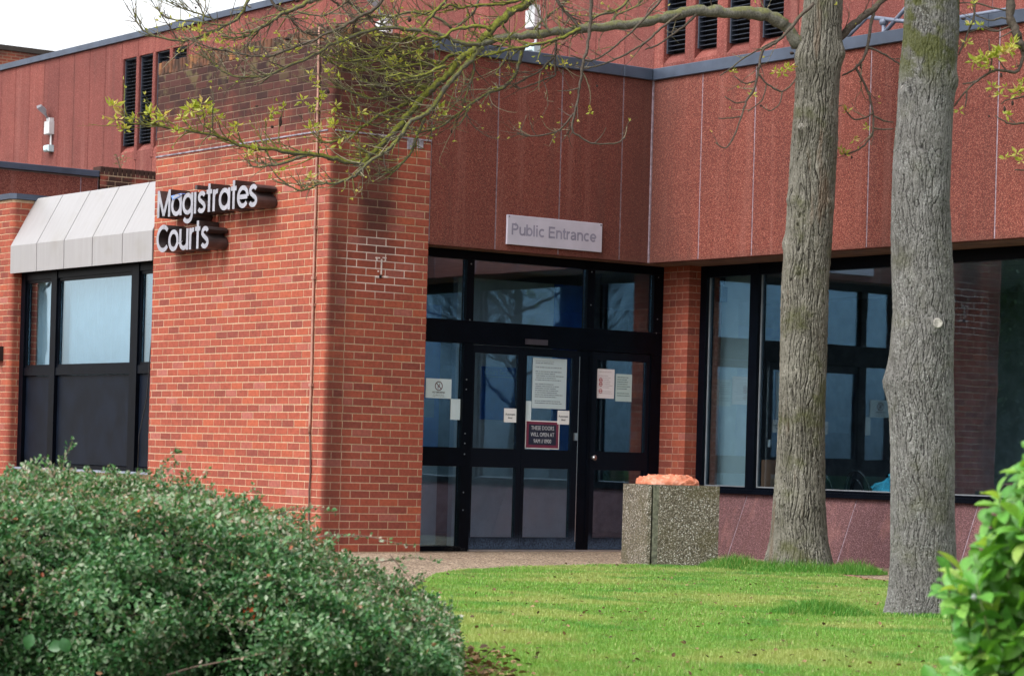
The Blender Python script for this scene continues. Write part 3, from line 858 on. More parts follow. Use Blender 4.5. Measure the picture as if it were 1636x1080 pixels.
TRUNK_RIGHT = [(9.161,-5.102,-0.062,0.267),(9.162,-5.1,0.021,0.23),(9.161,-5.102,0.185,0.2197),(9.154,-5.111,0.431,0.2115),(9.146,-5.122,0.759,0.2074),(9.141,-5.129,1.088,0.2074),(9.131,-5.143,1.334,0.2136),(9.119,-5.159,1.539,0.2238),(9.124,-5.152,1.744,0.2095),(9.127,-5.147,1.991,0.2012),(9.119,-5.158,2.237,0.1992),(9.112,-5.168,2.483,0.1971),(9.106,-5.175,2.73,0.191),(9.108,-5.174,3.017,0.1889),(9.112,-5.167,3.264,0.1828),(9.117,-5.161,3.552,0.1869),(9.127,-5.148,3.799,0.1807),(9.127,-5.147,4.045,0.1766),(9.13,-5.144,4.292,0.1704),(9.126,-5.149,4.867,0.1479),(9.119,-5.159,5.771,0.1027),(9.098,-5.187,6.715,0.0616)]

# ================================================================== setting
def sheet(name, pts, z, mat, kind='structure'):
    mb = MB(); mb.add([(x, y, z) for x, y in pts], [tuple(range(len(pts)))])
    return mb.build(name, mat, None, kind=kind)


sheet('ground', [(-300, -300), (300, -300), (300, 300), (-300, 300)], -.03, M['soil'])
sheet('path', [(-16, -14), (8, -14), (13, -3), (13, 1.2), (-16, 1.2)], 0.0, M['gravel'])
LAWN = [(3.98, -5.4), (5.2, -6.4), (7, -7.8), (9.0, -9.0), (10.45, -9.85), (11.9, -11.1), (14, -13.2), (20, -18), (34, -16), (24, -2.6), (12, -1.95), (7.5, -1.80), (5.1, -1.72), (4.5, -1.40),
        (4.2, -.92), (3.7, -.74), (3.2, -.80), (2.9, -1.1), (2.68, -1.5), (2.58, -1.9), (2.57, -2.4), (2.65, -2.9), (2.77, -3.35), (3.02, -4.05), (3.42, -4.8)]
sheet('lawn', LAWN, .008, M['turf_base'])
# worn brown edging strip between path and lawn beside the sloping plinth
mb = MB(); mb.add([(4.45, -1.40, .012), (5.1, -1.73, .012), (7.5, -1.81, .012), (7.5, -1.70, .012), (5.15, -1.62, .012), (4.55, -1.30, .012)], [(0, 1, 2, 3, 4, 5)])
mb.build('path_edging', plain('edging', (.25, .12, .08), .9), None, kind='structure')

# ================================================================== courthouse
CH = empty('courthouse', (-2, 2, 0), 'red brick and red concrete courthouse with dark glazed entrance and wide windows', 'building')
NX, NY = Vector((1, 0, 0)), Vector((0, -1, 0))     # outward normals of the side (X) and front (Y) faces
UX, UY = Vector((1, 0, 0)), Vector((0, 1, 0))
PITCH = .075


def courses(O, u, n, L, z0, nc, emit, start=lambda k: 0.0, end=lambda k: 0.0, phase=0.0):
    for k in range(nc):
        a0, a1 = start(k), L - end(k)
        off = (phase + (.1125 if k % 2 else 0.0)) % .225
        u = a0
        # vertical joints at off + i*.225
        js = []
        i = -1
        while off + i * .225 < a1:
            q = off + i * .225
            if q > a0 + .035 and q < a1 - .035: js.append(q)
            i += 1
        edges = [a0] + js + [a1]
        for e in range(len(edges) - 1):
            emit(edges[e] + (.005 if e > 0 else 0), edges[e + 1] - (.005 if e < len(edges) - 2 else 0), z0 + k * PITCH + .01, z0 + k * PITCH + .075, k)


def emit_joined(mb, O, u, n, depth=.05, jit=.0012):
    def f(a, b, z0, z1, k):
        d = rng.uniform(-jit, jit)
        mb.obox(O, u, n, a, b, z0 + rng.uniform(-.0008, .0008), z1 + rng.uniform(-.0008, .0008), -depth, d, .002)
    return f


def corner_poly(cx, cy, a, b, rad, inset=0.0, seg=5):
    """plan of a bullnose corner brick: a along the front (-X), b along the side (+Y)"""
    i = inset
    pts = [(cx - a, cy + i)]
    for k in range(seg + 1):
        th = -math.pi / 2 + (math.pi / 2) * k / seg
        pts.append((cx - rad + math.cos(th) * (rad - i), cy + rad + math.sin(th) * (rad - i)))
    pts.append((cx - i, cy + b))
    pts += [(cx - .06, cy + b), (cx - .06, cy + .06), (cx - a, cy + .06)]
    return pts


# ---- tall entrance pier
PX0, PX1, PY0, PY1 = -3.5, 0.0, -4.011, -2.832
NC = 66
core = MB()
rad = .055
cp = [(PX0 + .003, PY0 + .003)] + corner_poly(PX1, PY0, .2, .2, rad, .003)[1:7] + [(PX1 - .003, PY1 - .004), (PX0 + .003, PY1 - .004)]
core.prism(cp, -.02, 4.995)
PIER = core.build('brick_pier', M['mortar'], CH)
mbf = MB()
A = lambda k: .078 if k % 2 else .186            # corner brick: run on the front
B = lambda k: .2125 if k % 2 else .1
courses((PX0, PY0, 0), UX, NY, PX1 - PX0, 0.0, NC, emit_joined(mbf, (PX0, PY0, 0), UX, NY), end=lambda k: A(k) + .01, phase=.04)
meshes = {}
brick_ct = [0]


def brick_object(key, build_mesh, matrix, mat, par):
    if key not in meshes: meshes[key] = build_mesh()
    o = bpy.data.objects.new('brick', meshes[key])
    COL.objects.link(o)
    o.parent = par
    o.matrix_local = matrix
    brick_ct[0] += 1
    return o


def side_emit(a, b, z0, z1, k):
    L = round(b - a, 3)
    if brick_ct[0] < 245:
        def bm_():
            q = MB(); q.obox((0, 0, 0), UX, NY, 0, L, 0, z1 - z0, -.05, 0, .002); return q.mesh('brick', M['brick_one'])
        mt = Matrix.Translation((PX1 + rng.uniform(-.0012, .0012), PY0 + a, z0 + rng.uniform(-.0008, .0008))) @ Matrix.Rotation(math.pi / 2, 4, 'Z')
        brick_object(L, bm_, mt, M['brick_one'], PIER)
    else:
        mbf.obox((PX1, PY0, 0), UY, NX, a, b, z0, z1, -.05, rng.uniform(-.0012, .0012), .002)


courses((PX1, PY0, 0), UY, NX, PY1 - PY0, 0.0, NC, side_emit, start=lambda k: B(k) + .01, phase=.0)
for k in range(NC):
    z0, z1 = k * PITCH + .01, k * PITCH + .075
    poly = corner_poly(PX1, PY0, A(k), B(k), rad)
    if k < 55:
        def bm_(poly=poly):
            q = MB(); q.prism(poly, 0, z1 - z0); return q.mesh('brick', M['brick_one'])
        brick_object('c%d' % (k % 2), bm_, Matrix.Translation((0, 0, z0)), M['brick_one'], PIER)
    else:
        mbf.prism(poly, z0, z1)
mbf.build('brick_courses', M['brick'], PIER, kind='stuff')
# brick-on-edge coping
mc = MB()
x = PX0
while x < PX1 - .12:
    w = .065
    mc.obox((0, PY0, 0), UX, NY, x, x + w, 4.962 + rng.uniform(-.004, .004), 5.10 + rng.uniform(-.006, .006), -.2, .004 + rng.uniform(-.003, .003), .006)
    x += .0755
y = PY0 + .01
while y < PY1 - .07:
    mc.obox((PX1, 0, 0), UY, NX, y, y + .065, 4.962 + rng.uniform(-.003, .003), 5.10 + rng.uniform(-.005, .005), -.2, .003 + rng.uniform(-.003, .003), .006)
    y += .0755
mc.box(PX0 + .02, PX1 - .02, PY0 + .02, PY1 - .01, 4.95, 5.085)
gcop = G('coping_brick')
cc = gcop.ramp(gcop.attr('rnd'), [(0, (.105, .050, .034)), (.5, (.14, .064, .040)), (.9, (.17, .078, .044)), (1, (.27, .125, .055))])
cc = gcop.mix(gcop.mr(gcop.noise(7, 4), .40, .56, 0, .85), cc, (.045, .032, .026))
M['coping'] = gcop.fin(cc, .9, 0, .2)
mc.build('coping', M['coping'], PIER)
ml = MB()
ml.box(PX0 + .0, PX1 - .05, PY0 - .008, PY0 + .01, 4.080, 4.094)
ml.box(PX1 - .01, PX1 + .008, PY0 + .05, PY1, 4.080, 4.094)
ml.box(PX1 - .01, PX1 + .006, -3.12, -3.05, 3.98, 4.078); ml.box(PX1 - .01, PX1 + .006, -3.0, -2.93, 4.0, 4.078)
ml.build('damp_course', M['lead'], PIER)
# lime smears left by an old fixing on the side face
msm = MB()
for (yy, zz, w, h) in [(-3.385, 2.80, .016, .15), (-3.43, 2.885, .05, .012), (-3.35, 2.89, .045, .012), (-3.44, 2.865, .016, .03), (-3.34, 2.868, .014, .03), (-3.43, 2.70, .05, .02), (-3.33, 2.705, .06, .018), (-3.42, 2.755, .018, .016)]:
    msm.box(-.002, .0035, yy - w / 2, yy + w / 2, zz - h / 2, zz + h / 2)
msm.build('lime_smear', plain('lime', (.62, .52, .49), .9, var=.25, vs=40), PIER)
mh = MB(); mh.box(-.002, .004, -3.41, -3.38, 2.69, 2.72); mh.build('drill_hole', M['void'], PIER)

# ---- left pier beside the canopied window, with rounded corner
LX1 = -6.99
lp = MB()
lp.prism([(-11, PY0 + .003)] + corner_poly(LX1, PY0, .2, .2, rad, .003)[1:7] + [(LX1 - .003, -3.45), (-11, -3.45)], -.02, 3.86)
LP = lp.build('side_pier', M['mortar_plain'], CH)
lb = MB()
nl = 51
courses(0, 0, 0, 1.6, 0, nl, emit_joined(lb, (LX1 - 1.6, PY0, 0), UX, NY), end=lambda k: A(k) + .01, phase=.07)
for k in range(nl):
    lb.prism(corner_poly(LX1, PY0, A(k), (.215 if k % 2 else .10), rad), k * PITCH + .01, k * PITCH + .075)
courses(0, 0, 0, .5, 0, nl, emit_joined(lb, (LX1, PY0, 0), UY, NX), start=lambda k: (.215 if k % 2 else .10) + .01, phase=.10)
lb.build('brick_courses', M['brick_plain'], LP, kind='stuff')
cb = MB(); cb.prism([(-11, PY0 - .03), (LX1 - .03, PY0 - .03), (LX1 + .03, PY0 + .03), (LX1 + .03, -3.4), (-11, -3.4)], 3.865, 3.93)
cb.build('capping', M['cap'], LP)

# ---- brick column at the inner corner, between doors and window
cx, cy = .103, .48
cl = MB(); cl.box(-.345, cx - .003, cy + .003, .95, 0, 3.055)
M['mortar_red'] = plain('mortar_red', (.40, .21, .15), .95, var=.25, vs=30)
CL = cl.build('corner_column', M['mortar_red'], CH)
cb = MB()
courses(0, 0, 0, .448, 0, 41, emit_joined(cb, (cx - .448, cy, 0), UX, NY), end=lambda k: (.2125 if k % 2 else .10) + .01, phase=.02)
for k in range(41):
    a, b = (.2125, .1) if k % 2 else (.1, .2125)
    cb.prism([(cx - a, cy), (cx, cy), (cx, cy + b), (cx - .05, cy + b), (cx - .05, cy + .05), (cx - a, cy + .05)], k * PITCH + .01, k * PITCH + .075)
courses(0, 0, 0, .30, 0, 41, emit_joined(cb, (cx, cy, 0), UY, NX), start=lambda k: (.1 if k % 2 else .2125) + .01, phase=.0)
cb.build('brick_courses', M['brick_plain'], CL, kind='stuff')


# ---- precast fascias
def fascia(name, O, u, n, edges, z0, z1, face, par=CH, mat='panel', capz=(4.99, 5.112), capout=.035, cap_u=None, thick=.12):
    bk = MB(); bk.obox(O, u, n, edges[0], edges[-1], z0 + .01, z1, face - thick, face - .007)
    f = bk.build(name, M['sealant'], par)
    for a, b in zip(edges[:-1], edges[1:]):
        q = MB(); q.obox(O, u, n, a + .008, b - .008, z0, z1 - .002, face - thick + .02, face, .004)
        q.build('concrete_panel', M[mat], f)
    if capz:
        c0, c1 = cap_u or (edges[0], edges[-1])
        u0 = c0
        while u0 < c1 - .01:
            u1 = min(u0 + 2.4, c1)
            q = MB(); q.obox(O, u, n, u0 + .0015, u1 - .0015, capz[0], capz[1], face - .35, face + capout, .006)
            q.build('capping', M['cap'], f)
            u0 = u1
    return f


EF = fascia('entrance_fascia', (0, 0, 0), UY, NX, [-2.825, -2.01, -1.205, -.396, -.003], 3.062, 5.0, -.004, cap_u=(-2.825, -.036))
WE = [.001] + [.792 + .824 * i for i in range(11)]
WF = fascia('window_fascia', (0, 0, 0), UX, NY, WE, 3.062, 5.0, -.002)
cs_ = MB(); cs_.box(-.006, .012, -.013, .003, 3.066, 4.988); cs_.build('corner_joint', M['sealant'], CH)
# soffits
mb = MB(); mb.box(-.46, -.126, -2.82, .12, 3.066, 3.09); mb.box(-.46, 9.1, .123, .9, 3.066, 3.09)
mb.build('soffit', M['soffit'], CH)
mb = MB(); mb.box(-3.4, -.3, -2.8, 4.75, 4.86, 4.94); mb.box(-.29, 9.0, .2, 4.75, 4.86, 4.94); mb.box(-13.9, -3.52, -3.36, 4.75, 3.55, 3.62)
mb.box(-3.48, -3.40, -2.82, 4.75, 3.62, 4.93)
mb.build('roof', M['roof'], CH)
# handrail on the roof
mb = MB()
for a, b in [((1.95, 1.2, 5.58), (2.75, 1.2, 5.42)), ((1.66, 1.2, 5.40), (1.95, 1.2, 5.58)), ((2.2, 1.2, 5.38), (2.75, 1.2, 5.78)), ((2.2, 1.2, 5.50), (2.2, 1.2, 4.9)), ((1.66, 1.2, 5.40), (1.4, 1.2, 4.9)), ((2.75, 1.2, 5.42), (3.9, 1.2, 5.42)), ((3.9, 1.2, 5.42), (3.9, 1.2, 4.9))]:
    mb.tube([a, b], .022, 8)
mb.tube([(2.17, 1.2, 5.50), (2.23, 1.2, 5.50)], .04, 8)
mb.build('roof_handrail', M['rail'], CH, smooth=True)

# ---- upper storey
YU = 4.8
ub = MB()
for (xa, xb_, za, zb) in [(-40, -21.19, 4.5, 8.36), (-21.19, -18.718, 4.5, 6.2), (-21.19, -18.718, 8.035, 8.36), (-18.718, -5.86, 4.5, 8.36), (-5.86, -3.012, 4.5, 6.2), (-5.86, -3.012, 8.035, 8.36), (-3.012, 9, 4.5, 8.36)]:
    ub.box(xa, xb_, YU + .012, YU + .3, za, zb)
US = ub.build('upper_wall', M['sealant'], CH)
PU = .632
vent_l = [(-21.12 + .618 * k, -21.12 + .618 * k + .505) for k in range(4)]
vent_r = [(-5.65 + .642 * k, -5.65 + .642 * k + .432) for k in range(4)]
ZV0, ZV1 = 6.45, 8.03


def upanel(x0, x1, z0, z1):
    q = MB(); q.obox((0, YU, 0), UX, NY, x0 + .006, x1 - .006, z0, z1, -.08, 0, .004)
    q.build('concrete_panel', M['panel_up'], US)


x = -21.19
xs = []
k = -17
while x + PU * k < -16.2:
    xs.append(x + PU * k); k += 1
lo, hi = -21.19, -21.19 + .618 * 4
xl = [q for q in xs if q < lo + .01]
xr_ = [hi + PU * i for i in range(0, 8)]
xq = [-5.86 - .642 * i for i in range(17, -1, -1)]
xrr = [-5.86 + .642 * 4 + .28 + .66 * i for i in range(0, 19)]
for a, b in zip(xl[:-1], xl[1:]): upanel(a, b, 4.6, 8.36)
upanel(xl[-1], lo, 4.6, 8.36) if lo - xl[-1] > .1 else None
allr = [q for q in xr_ if q < xq[0] - .2] + xq
for a, b in zip(allr[:-1], allr[1:]): upanel(a, b, 4.6, 8.36)
for a, b in zip(xrr[:-1], xrr[1:]): upanel(a, b, 4.6, 8.36)


def vents(spans, e0, e1):
    edges = [e0] + [(spans[i][1] + spans[i + 1][0]) / 2 for i in range(3)] + [e1]
    for i, (a, b) in enumerate(spans):
        # sloped sill panel below, head panel above, ribs at the sides
        q = MB()
        q.extr([(edges[i] + .006, YU - .0, 4.6), (edges[i] + .006, YU, ZV0 - .14), (edges[i] + .006, YU + .13, ZV0 - .002), (edges[i] + .006, YU + .2, ZV0 - .002), (edges[i] + .006, YU + .2, 4.6)], (edges[i + 1] - edges[i] - .012, 0, 0))
        q.build('concrete_panel', M['panel_up'], US)
        upanel(edges[i], edges[i + 1], ZV1, 8.36)
        v = MB(); v.box(a, b, YU + .16, YU + .19, ZV0, ZV1)
        V = v.build('louvre_vent', M['void'], CH)
        fr = MB()
        fr.box(a, a + .02, YU + .04, YU + .16, ZV0, ZV1); fr.box(b - .02, b, YU + .04, YU + .16, ZV0, ZV1); fr.box(a + .02, b - .02, YU + .04, YU + .16, ZV1 - .02, ZV1)
        fr.build('vent_frame', M['slat'], V)
        z = ZV0 + .03
        sl = None
        while z < ZV1 - .06:
            if sl is None:
                q = MB(); q.extr([(a + .021, YU + .045, 0), (a + .021, YU + .049, -.004), (a + .021, YU + .115, .020), (a + .021, YU + .113, .025)], (b - a - .042, 0, 0))
                sl = q.mesh('slat', M['slat'])
            o = bpy.data.objects.new('slat', sl); COL.objects.link(o); o.parent = V; o.location = (0, 0, z)
            z += .0625
    for i in range(5):
        a = e0 if i == 0 else spans[i - 1][1]
        b = e1 if i == 4 else spans[i][0]
        q = MB(); q.obox((0, YU, 0), UX, NY, a + .004, b - .004, ZV0 - .3, ZV1, -.16, .012, .012)
        q.build('vent_rib', M['panel_up'], US)


vents(vent_l, lo, hi)
vents(vent_r, -5.86, -5.86 + .642 * 4 + .28)
u0 = -40
while u0 < 9:
    q = MB(); q.box(u0 + .002, u0 + 2.998, YU - .05, YU + .4, 8.362, 8.47); q.build('capping', M['cap'], US); u0 += 3

# ---- left roof-level fascia (behind the canopy) and brick upstand beside it
XB = -13.98
LF = fascia('rear_fascia', (XB, 0, 0), UY, NX, [-6.0, -4.4, -2.8, -1.2, .40, .69], 3.4, 5.0, 0, capz=(5.02, 5.115), capout=.04)
bk = MB(); bk.box(XB - .3, XB - .004, .72, 3.2, 3.4, 5.12)
UB = bk.build('brick_upstand', M['mortar_plain'], CH)
ubk = MB()
gs = G('sooty_brick')
r_ = gs.attr('rnd'); cs = gs.ramp(r_, BRICK_STOPS)
nzs = gs.noise(2.4, 4, .6)
xx, yy, zz = gs.sep()
so = gs.math('MAXIMUM', gs.mr(gs.math('ADD', zz, gs.math('MULTIPLY', nzs, .4)), 5.15, 5.3), gs.mr(nzs, .42, .56))
M['brick_sooty'] = gs.fin(gs.mix(gs.math('MULTIPLY', so, .92), cs, (.035, .024, .02)), .9, 0, .2)
courses(0, 0, 0, 2.48, 3.4, 22, emit_joined(ubk, (XB, .72, 0), UY, NX), phase=.03)
ubk.build('brick_courses', M['brick_sooty'], UB, kind='stuff')
q = MB(); yv = .72
while yv < 3.15:
    q.obox((XB, 0, 0), UY, NX, yv, yv + .065, 5.07, 5.19, -.24, .004, .005); yv += .0752
q.build('coping', M['brick_sooty'], UB)

# ---- canopied window of the left wing
WY = -3.82
fx = [(-7.0, -6.885), (-6.20, -6.06), (-4.235, -4.07)]
CW = MB()
for a, b in fx: CW.box(a, b, WY - .055, WY + .03, .70, 2.99)
CW.box(-6.885, -6.20, WY - .045, WY + .03, 1.775, 1.865); CW.box(-6.06, -4.235, WY - .045, WY + .03, 1.775, 1.865); CW.box(-4.07, -3.502, WY - .045, WY + .03, 1.775, 1.865)
for a, b in [(-6.885, -6.20), (-6.06, -4.235), (-4.07, -3.502)]:
    CW.box(a, b, WY - .045, WY + .03, 2.90, 2.99)
    CW.box(a, b, WY - .045, WY + .03, .70, .745)
CWO = CW.build('canopied_window', M['frame'], CH)
for a, b in [(-6.885, -6.20), (-6.06, -4.235), (-4.07, -3.502)]:
    fr = MB()
    for (p0, p1, z0, z1) in [(a, a + .035, 1.866, 2.899), (b - .035, b, 1.866, 2.899), (a + .035, b - .035, 2.864, 2.899), (a + .035, b - .035, 1.866, 1.90)]:
        fr.box(p0, p1, WY - .03, WY + .015, z0, z1)
    fr.build('sash', M['frame'], CWO)
    q = MB(); q.box(a + .036, b - .036, WY - .008, WY - .001, 1.901, 2.863); q.build('pane', M['glass_blue'], CWO)
    q = MB(); q.obox((0, WY - .012, 0), UX, NY, a + .004, b - .004, .75, 1.77, -.02, 0, .004); q.build('spandrel_panel', M['dark_panel'], CWO)
q = MB(); q.box(-7.0, -3.502, WY - .10, WY - .056, .672, .698); q.build('sill', plain('sill_paint', (.22, .25, .32), .5), CWO)
q = MB(); q.box(-7.0, -3.502, WY - .03, WY + .1, 0, .67); q.build('apron', M['mortar_plain'], CWO)
# white blinds behind the glass, gently folded
q = MB()
xs_ = np.linspace(-6.9, -3.5, 90)
ys_ = [WY + .12 + .02 * math.sin(t * 37) + .012 * math.sin(t * 83 + 1) for t in xs_]
vs = [(xx, yy, zz) for zz in (1.6, 2.99) for xx, yy in zip(xs_, ys_)]
q.add(vs, [(i, i + 1, 90 + i + 1, 90 + i) for i in range(89)])
q.build('curtain', M['blind'], CWO, smooth=True)
q = MB(); q.box(-7.0, -3.5, -3.4, -3.35, 0, 3.78); q.box(-7.0, -3.5, -3.66, -3.4, 3.0, 3.05); q.build('inner_wall', M['interior'], CWO)

# ---- sheet-metal canopy over it
CE = [-7.0, -6.30, -5.60, -4.90, -4.19, -3.505]
cn = MB()
cn.extr([(-6.99, -4.0, 2.992), (-6.99, -4.0, 3.30), (-6.99, -3.695, 3.865), (-6.99, -3.64, 3.865), (-6.99, -3.64, 2.992)], (3.48, 0, 0))
CN = cn.build('canopy', M['frame'], CH)
for a, b in zip(CE[:-1], CE[1:]):
    q = MB()
    q.extr([(a + .007, -4.022, 2.978), (a + .007, -4.026, 3.302), (a + .007, -3.706, 3.892), (a + .007, -3.62, 3.90), (a + .007, -3.62, 3.885), (a + .007, -3.698, 3.877), (a + .007, -4.012, 3.297), (a + .007, -4.008, 2.978)], (b - a - .014, 0, 0))
    q.build('canopy_panel', M['canopy'], CN)

# ---- sloping plinth below the big window
pe = [.10, .93, 2.562, 4.194, 5.826, 7.458, 9.09]
pb = MB(); pb.extr([(.11, .3975, -.02), (.11, .6575, .64), (.11, .9, .64), (.11, .9, -.02)], (8.97, 0, 0))
PL = pb.build('plinth', M['sealant'], CH)
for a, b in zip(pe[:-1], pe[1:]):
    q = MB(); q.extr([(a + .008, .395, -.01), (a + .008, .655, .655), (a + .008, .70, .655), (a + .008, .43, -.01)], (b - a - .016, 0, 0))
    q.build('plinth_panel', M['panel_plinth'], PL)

# ---- big window of the waiting room
WW = .70
mull = [(.105, .205), (.90, 1.03), (3.22, 3.36), (5.55, 5.69), (7.9, 8.04)]
bw = MB()
for a, b in mull: bw.box(a, b, WW - .06, WW + .05, .66, 3.064)
bays = list(zip([mm[1] for mm in mull[:-1]], [mm[0] for mm in mull[1:]]))
for a, b in bays:
    bw.box(a, b, WW - .05, WW + .05, 2.945, 3.064); bw.box(a, b, WW - .05, WW + .05, .66, .725)
BW = bw.build('picture_window', M['frame'], CH)
q = MB(); q.box(.105, 8.04, WW - .10, WW - .061, .655, .70); q.build('sill', M['frame'], BW)
for a, b in bays:
    q = MB(); q.box(a + .003, b - .003, WW - .004, WW + .003, .727, 2.943); q.build('pane', M['glass'], BW)
    q = MB(); q.box(a, b, WW - .018, WW - .0045, .726, .738); q.box(a, a + .012, WW - .018, WW - .0045, .739, 2.94); q.box(b - .012, b, WW - .018, WW - .0045, .739, 2.94)
    q.build('glazing_bead', M['grey_metal'], BW)

# ---- glazed entrance screen
DX0, DX1 = -.40, -.315
s = MB()
def fr(y0, y1, z0, z1, x1=DX1, x0=DX0): s.box(x0, x1, y0, y1, z0, z1)
fr(-2.83, .475, 2.975, 3.064)                       # head
fr(-2.83, .475, 2.118, 2.352)                       # transom box (door gear)
fr(-2.14, -2.02, .0, 2.117); fr(-2.125, -2.035, 2.353, 2.974)
fr(-.565, -.465, 2.353, 2.974)
fr(.335, .475, .0, 2.117); fr(.345, .475, 2.353, 2.974)
fr(-2.83, -2.80, 0, 2.117); fr(-2.83, -2.80, 2.353, 2.974)
fr(-.62, -.46, .0, 2.117, DX1 - .01)
fr(-2.80, -2.141, .862, 1.055); fr(-2.80, -2.141, 0.0, .05); 
ES = s.build('entrance_screen', M['frame'], CH)
def pane(name, y0, y1, z0, z1, par, x=-.361): 
    q = MB(); q.box(x - .004, x + .004, y0 + .002, y1 - .002, z0 + .002, z1 - .002); return q.build(name, M['glass'], par)
for a, b in [(-2.80, -2.126), (-2.034, -.566), (-.464, .344)]: pane('transom_pane', a, b, 2.353, 2.974, ES)
pane('side_pane', -2.80, -2.141, 1.056, 2.117, ES); pane('side_pane', -2.80, -2.141, .051, .861, ES)
q = MB(); q.box(DX1 + .001, DX1 + .04, -1.37, -1.10, 2.145, 2.20); q.build('door_sensor', plain('sensor_case', (.05, .042, .055), .4), ES)
q = MB()
for yy in (-.50,): q.box(DX1 - .009, DX1 - .002, yy - .012, yy + .012, 0.1, 2.1)
q.build('edge_trim', M['frame'], ES)
bolts = MB()
for yy, zz in [(-2.08, 2.36), (-2.08, 2.93), (-.515, 2.95), (-.515, 2.6), (.40, 2.95), (.40, 2.5), (.39, 2.35), (-2.10, 1.75), (-2.10, 1.65), (-2.10, 1.2), (-2.10, 1.1), (-2.10, .99), (-2.10, .6), (-2.10, .42)]:
    bolts.box(DX1, DX1 + .004, yy - .006, yy + .006, zz - .006, zz + .006)
bolts.build('screw_heads', M['grey_metal'], ES)


def dust_mat():
    """dark door metal with pale dried splash low down"""
    g = G('door_metal')
    x, y, z = g.sep()
    nz = g.noise(5, 5, .6); fz = g.noise(60, 4, .7)
    low = g.mr(g.math('ADD', z, g.math('MULTIPLY', g.math('SUBTRACT', nz, .5), .25)), .22, .02)
    f = g.math('MULTIPLY', low, g.mr(fz, .35, .65, .25, 1))
    c = g.mix(g.math('MULTIPLY', f, .55), (.0028, .0045, .009), (.13, .19, .30))
    return g.fin(c, .40, 0, .14)


M['door_metal'] = dust_mat()


def door(y0, y1, sl, sr, pane_l=None, name='door'):
    d = MB()
    x0, x1 = -.385, -.33
    d.box(x0, x1, y0, y0 + sl, .02, 2.112); d.box(x0, x1, y1 - sr, y1, .02, 2.112)
    d.box(x0, x1, y0 + sl, y1 - sr, 2.03, 2.112); d.box(x0, x1, y0 + sl, y1 - sr, .862, 1.057); d.box(x0, x1, y0 + sl, y1 - sr, .02, .145)
    o = d.build(name, M['door_metal'], CH)
    pane('pane', y0 + sl, y1 - sr, 1.057, 2.03, o); pane('pane', y0 + sl, y1 - sr, .145, .862, o)
    return o


D1 = door(-2.018, -1.372, .03, .055)
D2 = door(-1.368, -.622, .045, .09)
D3 = door(-.458, .333, .06, .05)
q = MB(); q.box(-.329, -.312, -.684, -.645, 1.165, 1.245); q.build('latch', M['chrome'], D2)
q = MB(); q.box(-.329, -.326, -.636, -.630, .10, 2.05); q.build('edge_strip', M['chrome'], D2)
q = MB(); q.tube([(-.33, -.43, .99), (-.295, -.43, .99), (-.285, -.43, .99)], [.018, .018, .03], 12); q.build('knob', M['chrome'], D3, smooth=True)
q = MB(); q.box(-.40, -.29, -2.03, .33, -.005, .016); q.build('threshold', M['chrome'], ES)
# ---- rooms behind the glass
rm = MB()
rm.box(-6, -.41, -2.8, 4.6, -.03, -.005); rm.box(-.41, 9, .83, 4.6, -.03, .0)
rm.build('inner_floor', M['floor_in'], CH)
rm = MB(); rm.box(-6, -.41, -2.8, 4.6, 3.0, 3.05); rm.box(-.40, 9, .77, 4.6, 3.0, 3.05)
rm.build('inner_ceiling', plain('ceiling', (.52, .53, .53), .9), CH)
rm = MB(); rm.box(-6.1, -6, -2.8, 4.6, -.03, 3.0); rm.box(-6, 9, 4.6, 4.7, -.03, 3.0); rm.box(-6, -.45, -2.83, -2.81, 0, 3.0); rm.box(9, 9.1, .77, 4.7, 0, 3.0)
rm.build('inner_wall', M['interior'], CH)
rm = MB(); rm.box(-1.70, -1.62, -1.32, .45, 0, 2.9); rm.build('lobby_wall', M['grey_wall'], CH)
rm = MB(); rm.box(-1.95, -1.9, -2.78, -1.33, .96, 2.6); rm.box(-1.612, -1.60, -.02, .45, .96, 2.9); rm.build('blue_wall', M['blue'], CH)
rm = MB(); rm.box(-1.95, -1.9, -2.78, -1.33, 0, .955); rm.build('dado', M['grey_wall'], CH)
rm = MB(); rm.box(.02, .62, .95, 1.0, 0, 2.98); rm.build('blind_panel', plain('sage_panel', (.46, .48, .42), .8, var=.06), CH)
rm = MB(); rm.box(.70, 1.1, 1.02, 1.4, 0, 1.02); rm.build('cabinet', plain('brown_wood', (.24, .10, .045), .5), CH)

# ================================================================== writing and small things
def text_obj(name, body, size, mat, mtx, par=None, align='LEFT', ext=.0008, sx=1.0, bold=0.0):
    cu = bpy.data.curves.new(name, 'FONT')
    cu.body = body; cu.size = size; cu.align_x = align; cu.extrude = ext
    cu.resolution_u = 3
    cu.offset = bold
    o = bpy.data.objects.new(name, cu)
    me = bpy.data.meshes.new_from_object(o)
    bpy.data.objects.remove(o)
    me.name = name
    me.materials.clear(); me.materials.append(mat)
    me.transform(mtx @ Matrix.Diagonal((sx, 1, 1, 1)))
    ob = bpy.data.objects.new(name, me); COL.objects.link(ob)
    if par is not None: parent(ob, par)
    return ob


def m_side(x, y, z):      # text on a face looking along +X
    return Matrix(((0, 0, 1, x), (1, 0, 0, y), (0, 1, 0, z), (0, 0, 0, 1)))


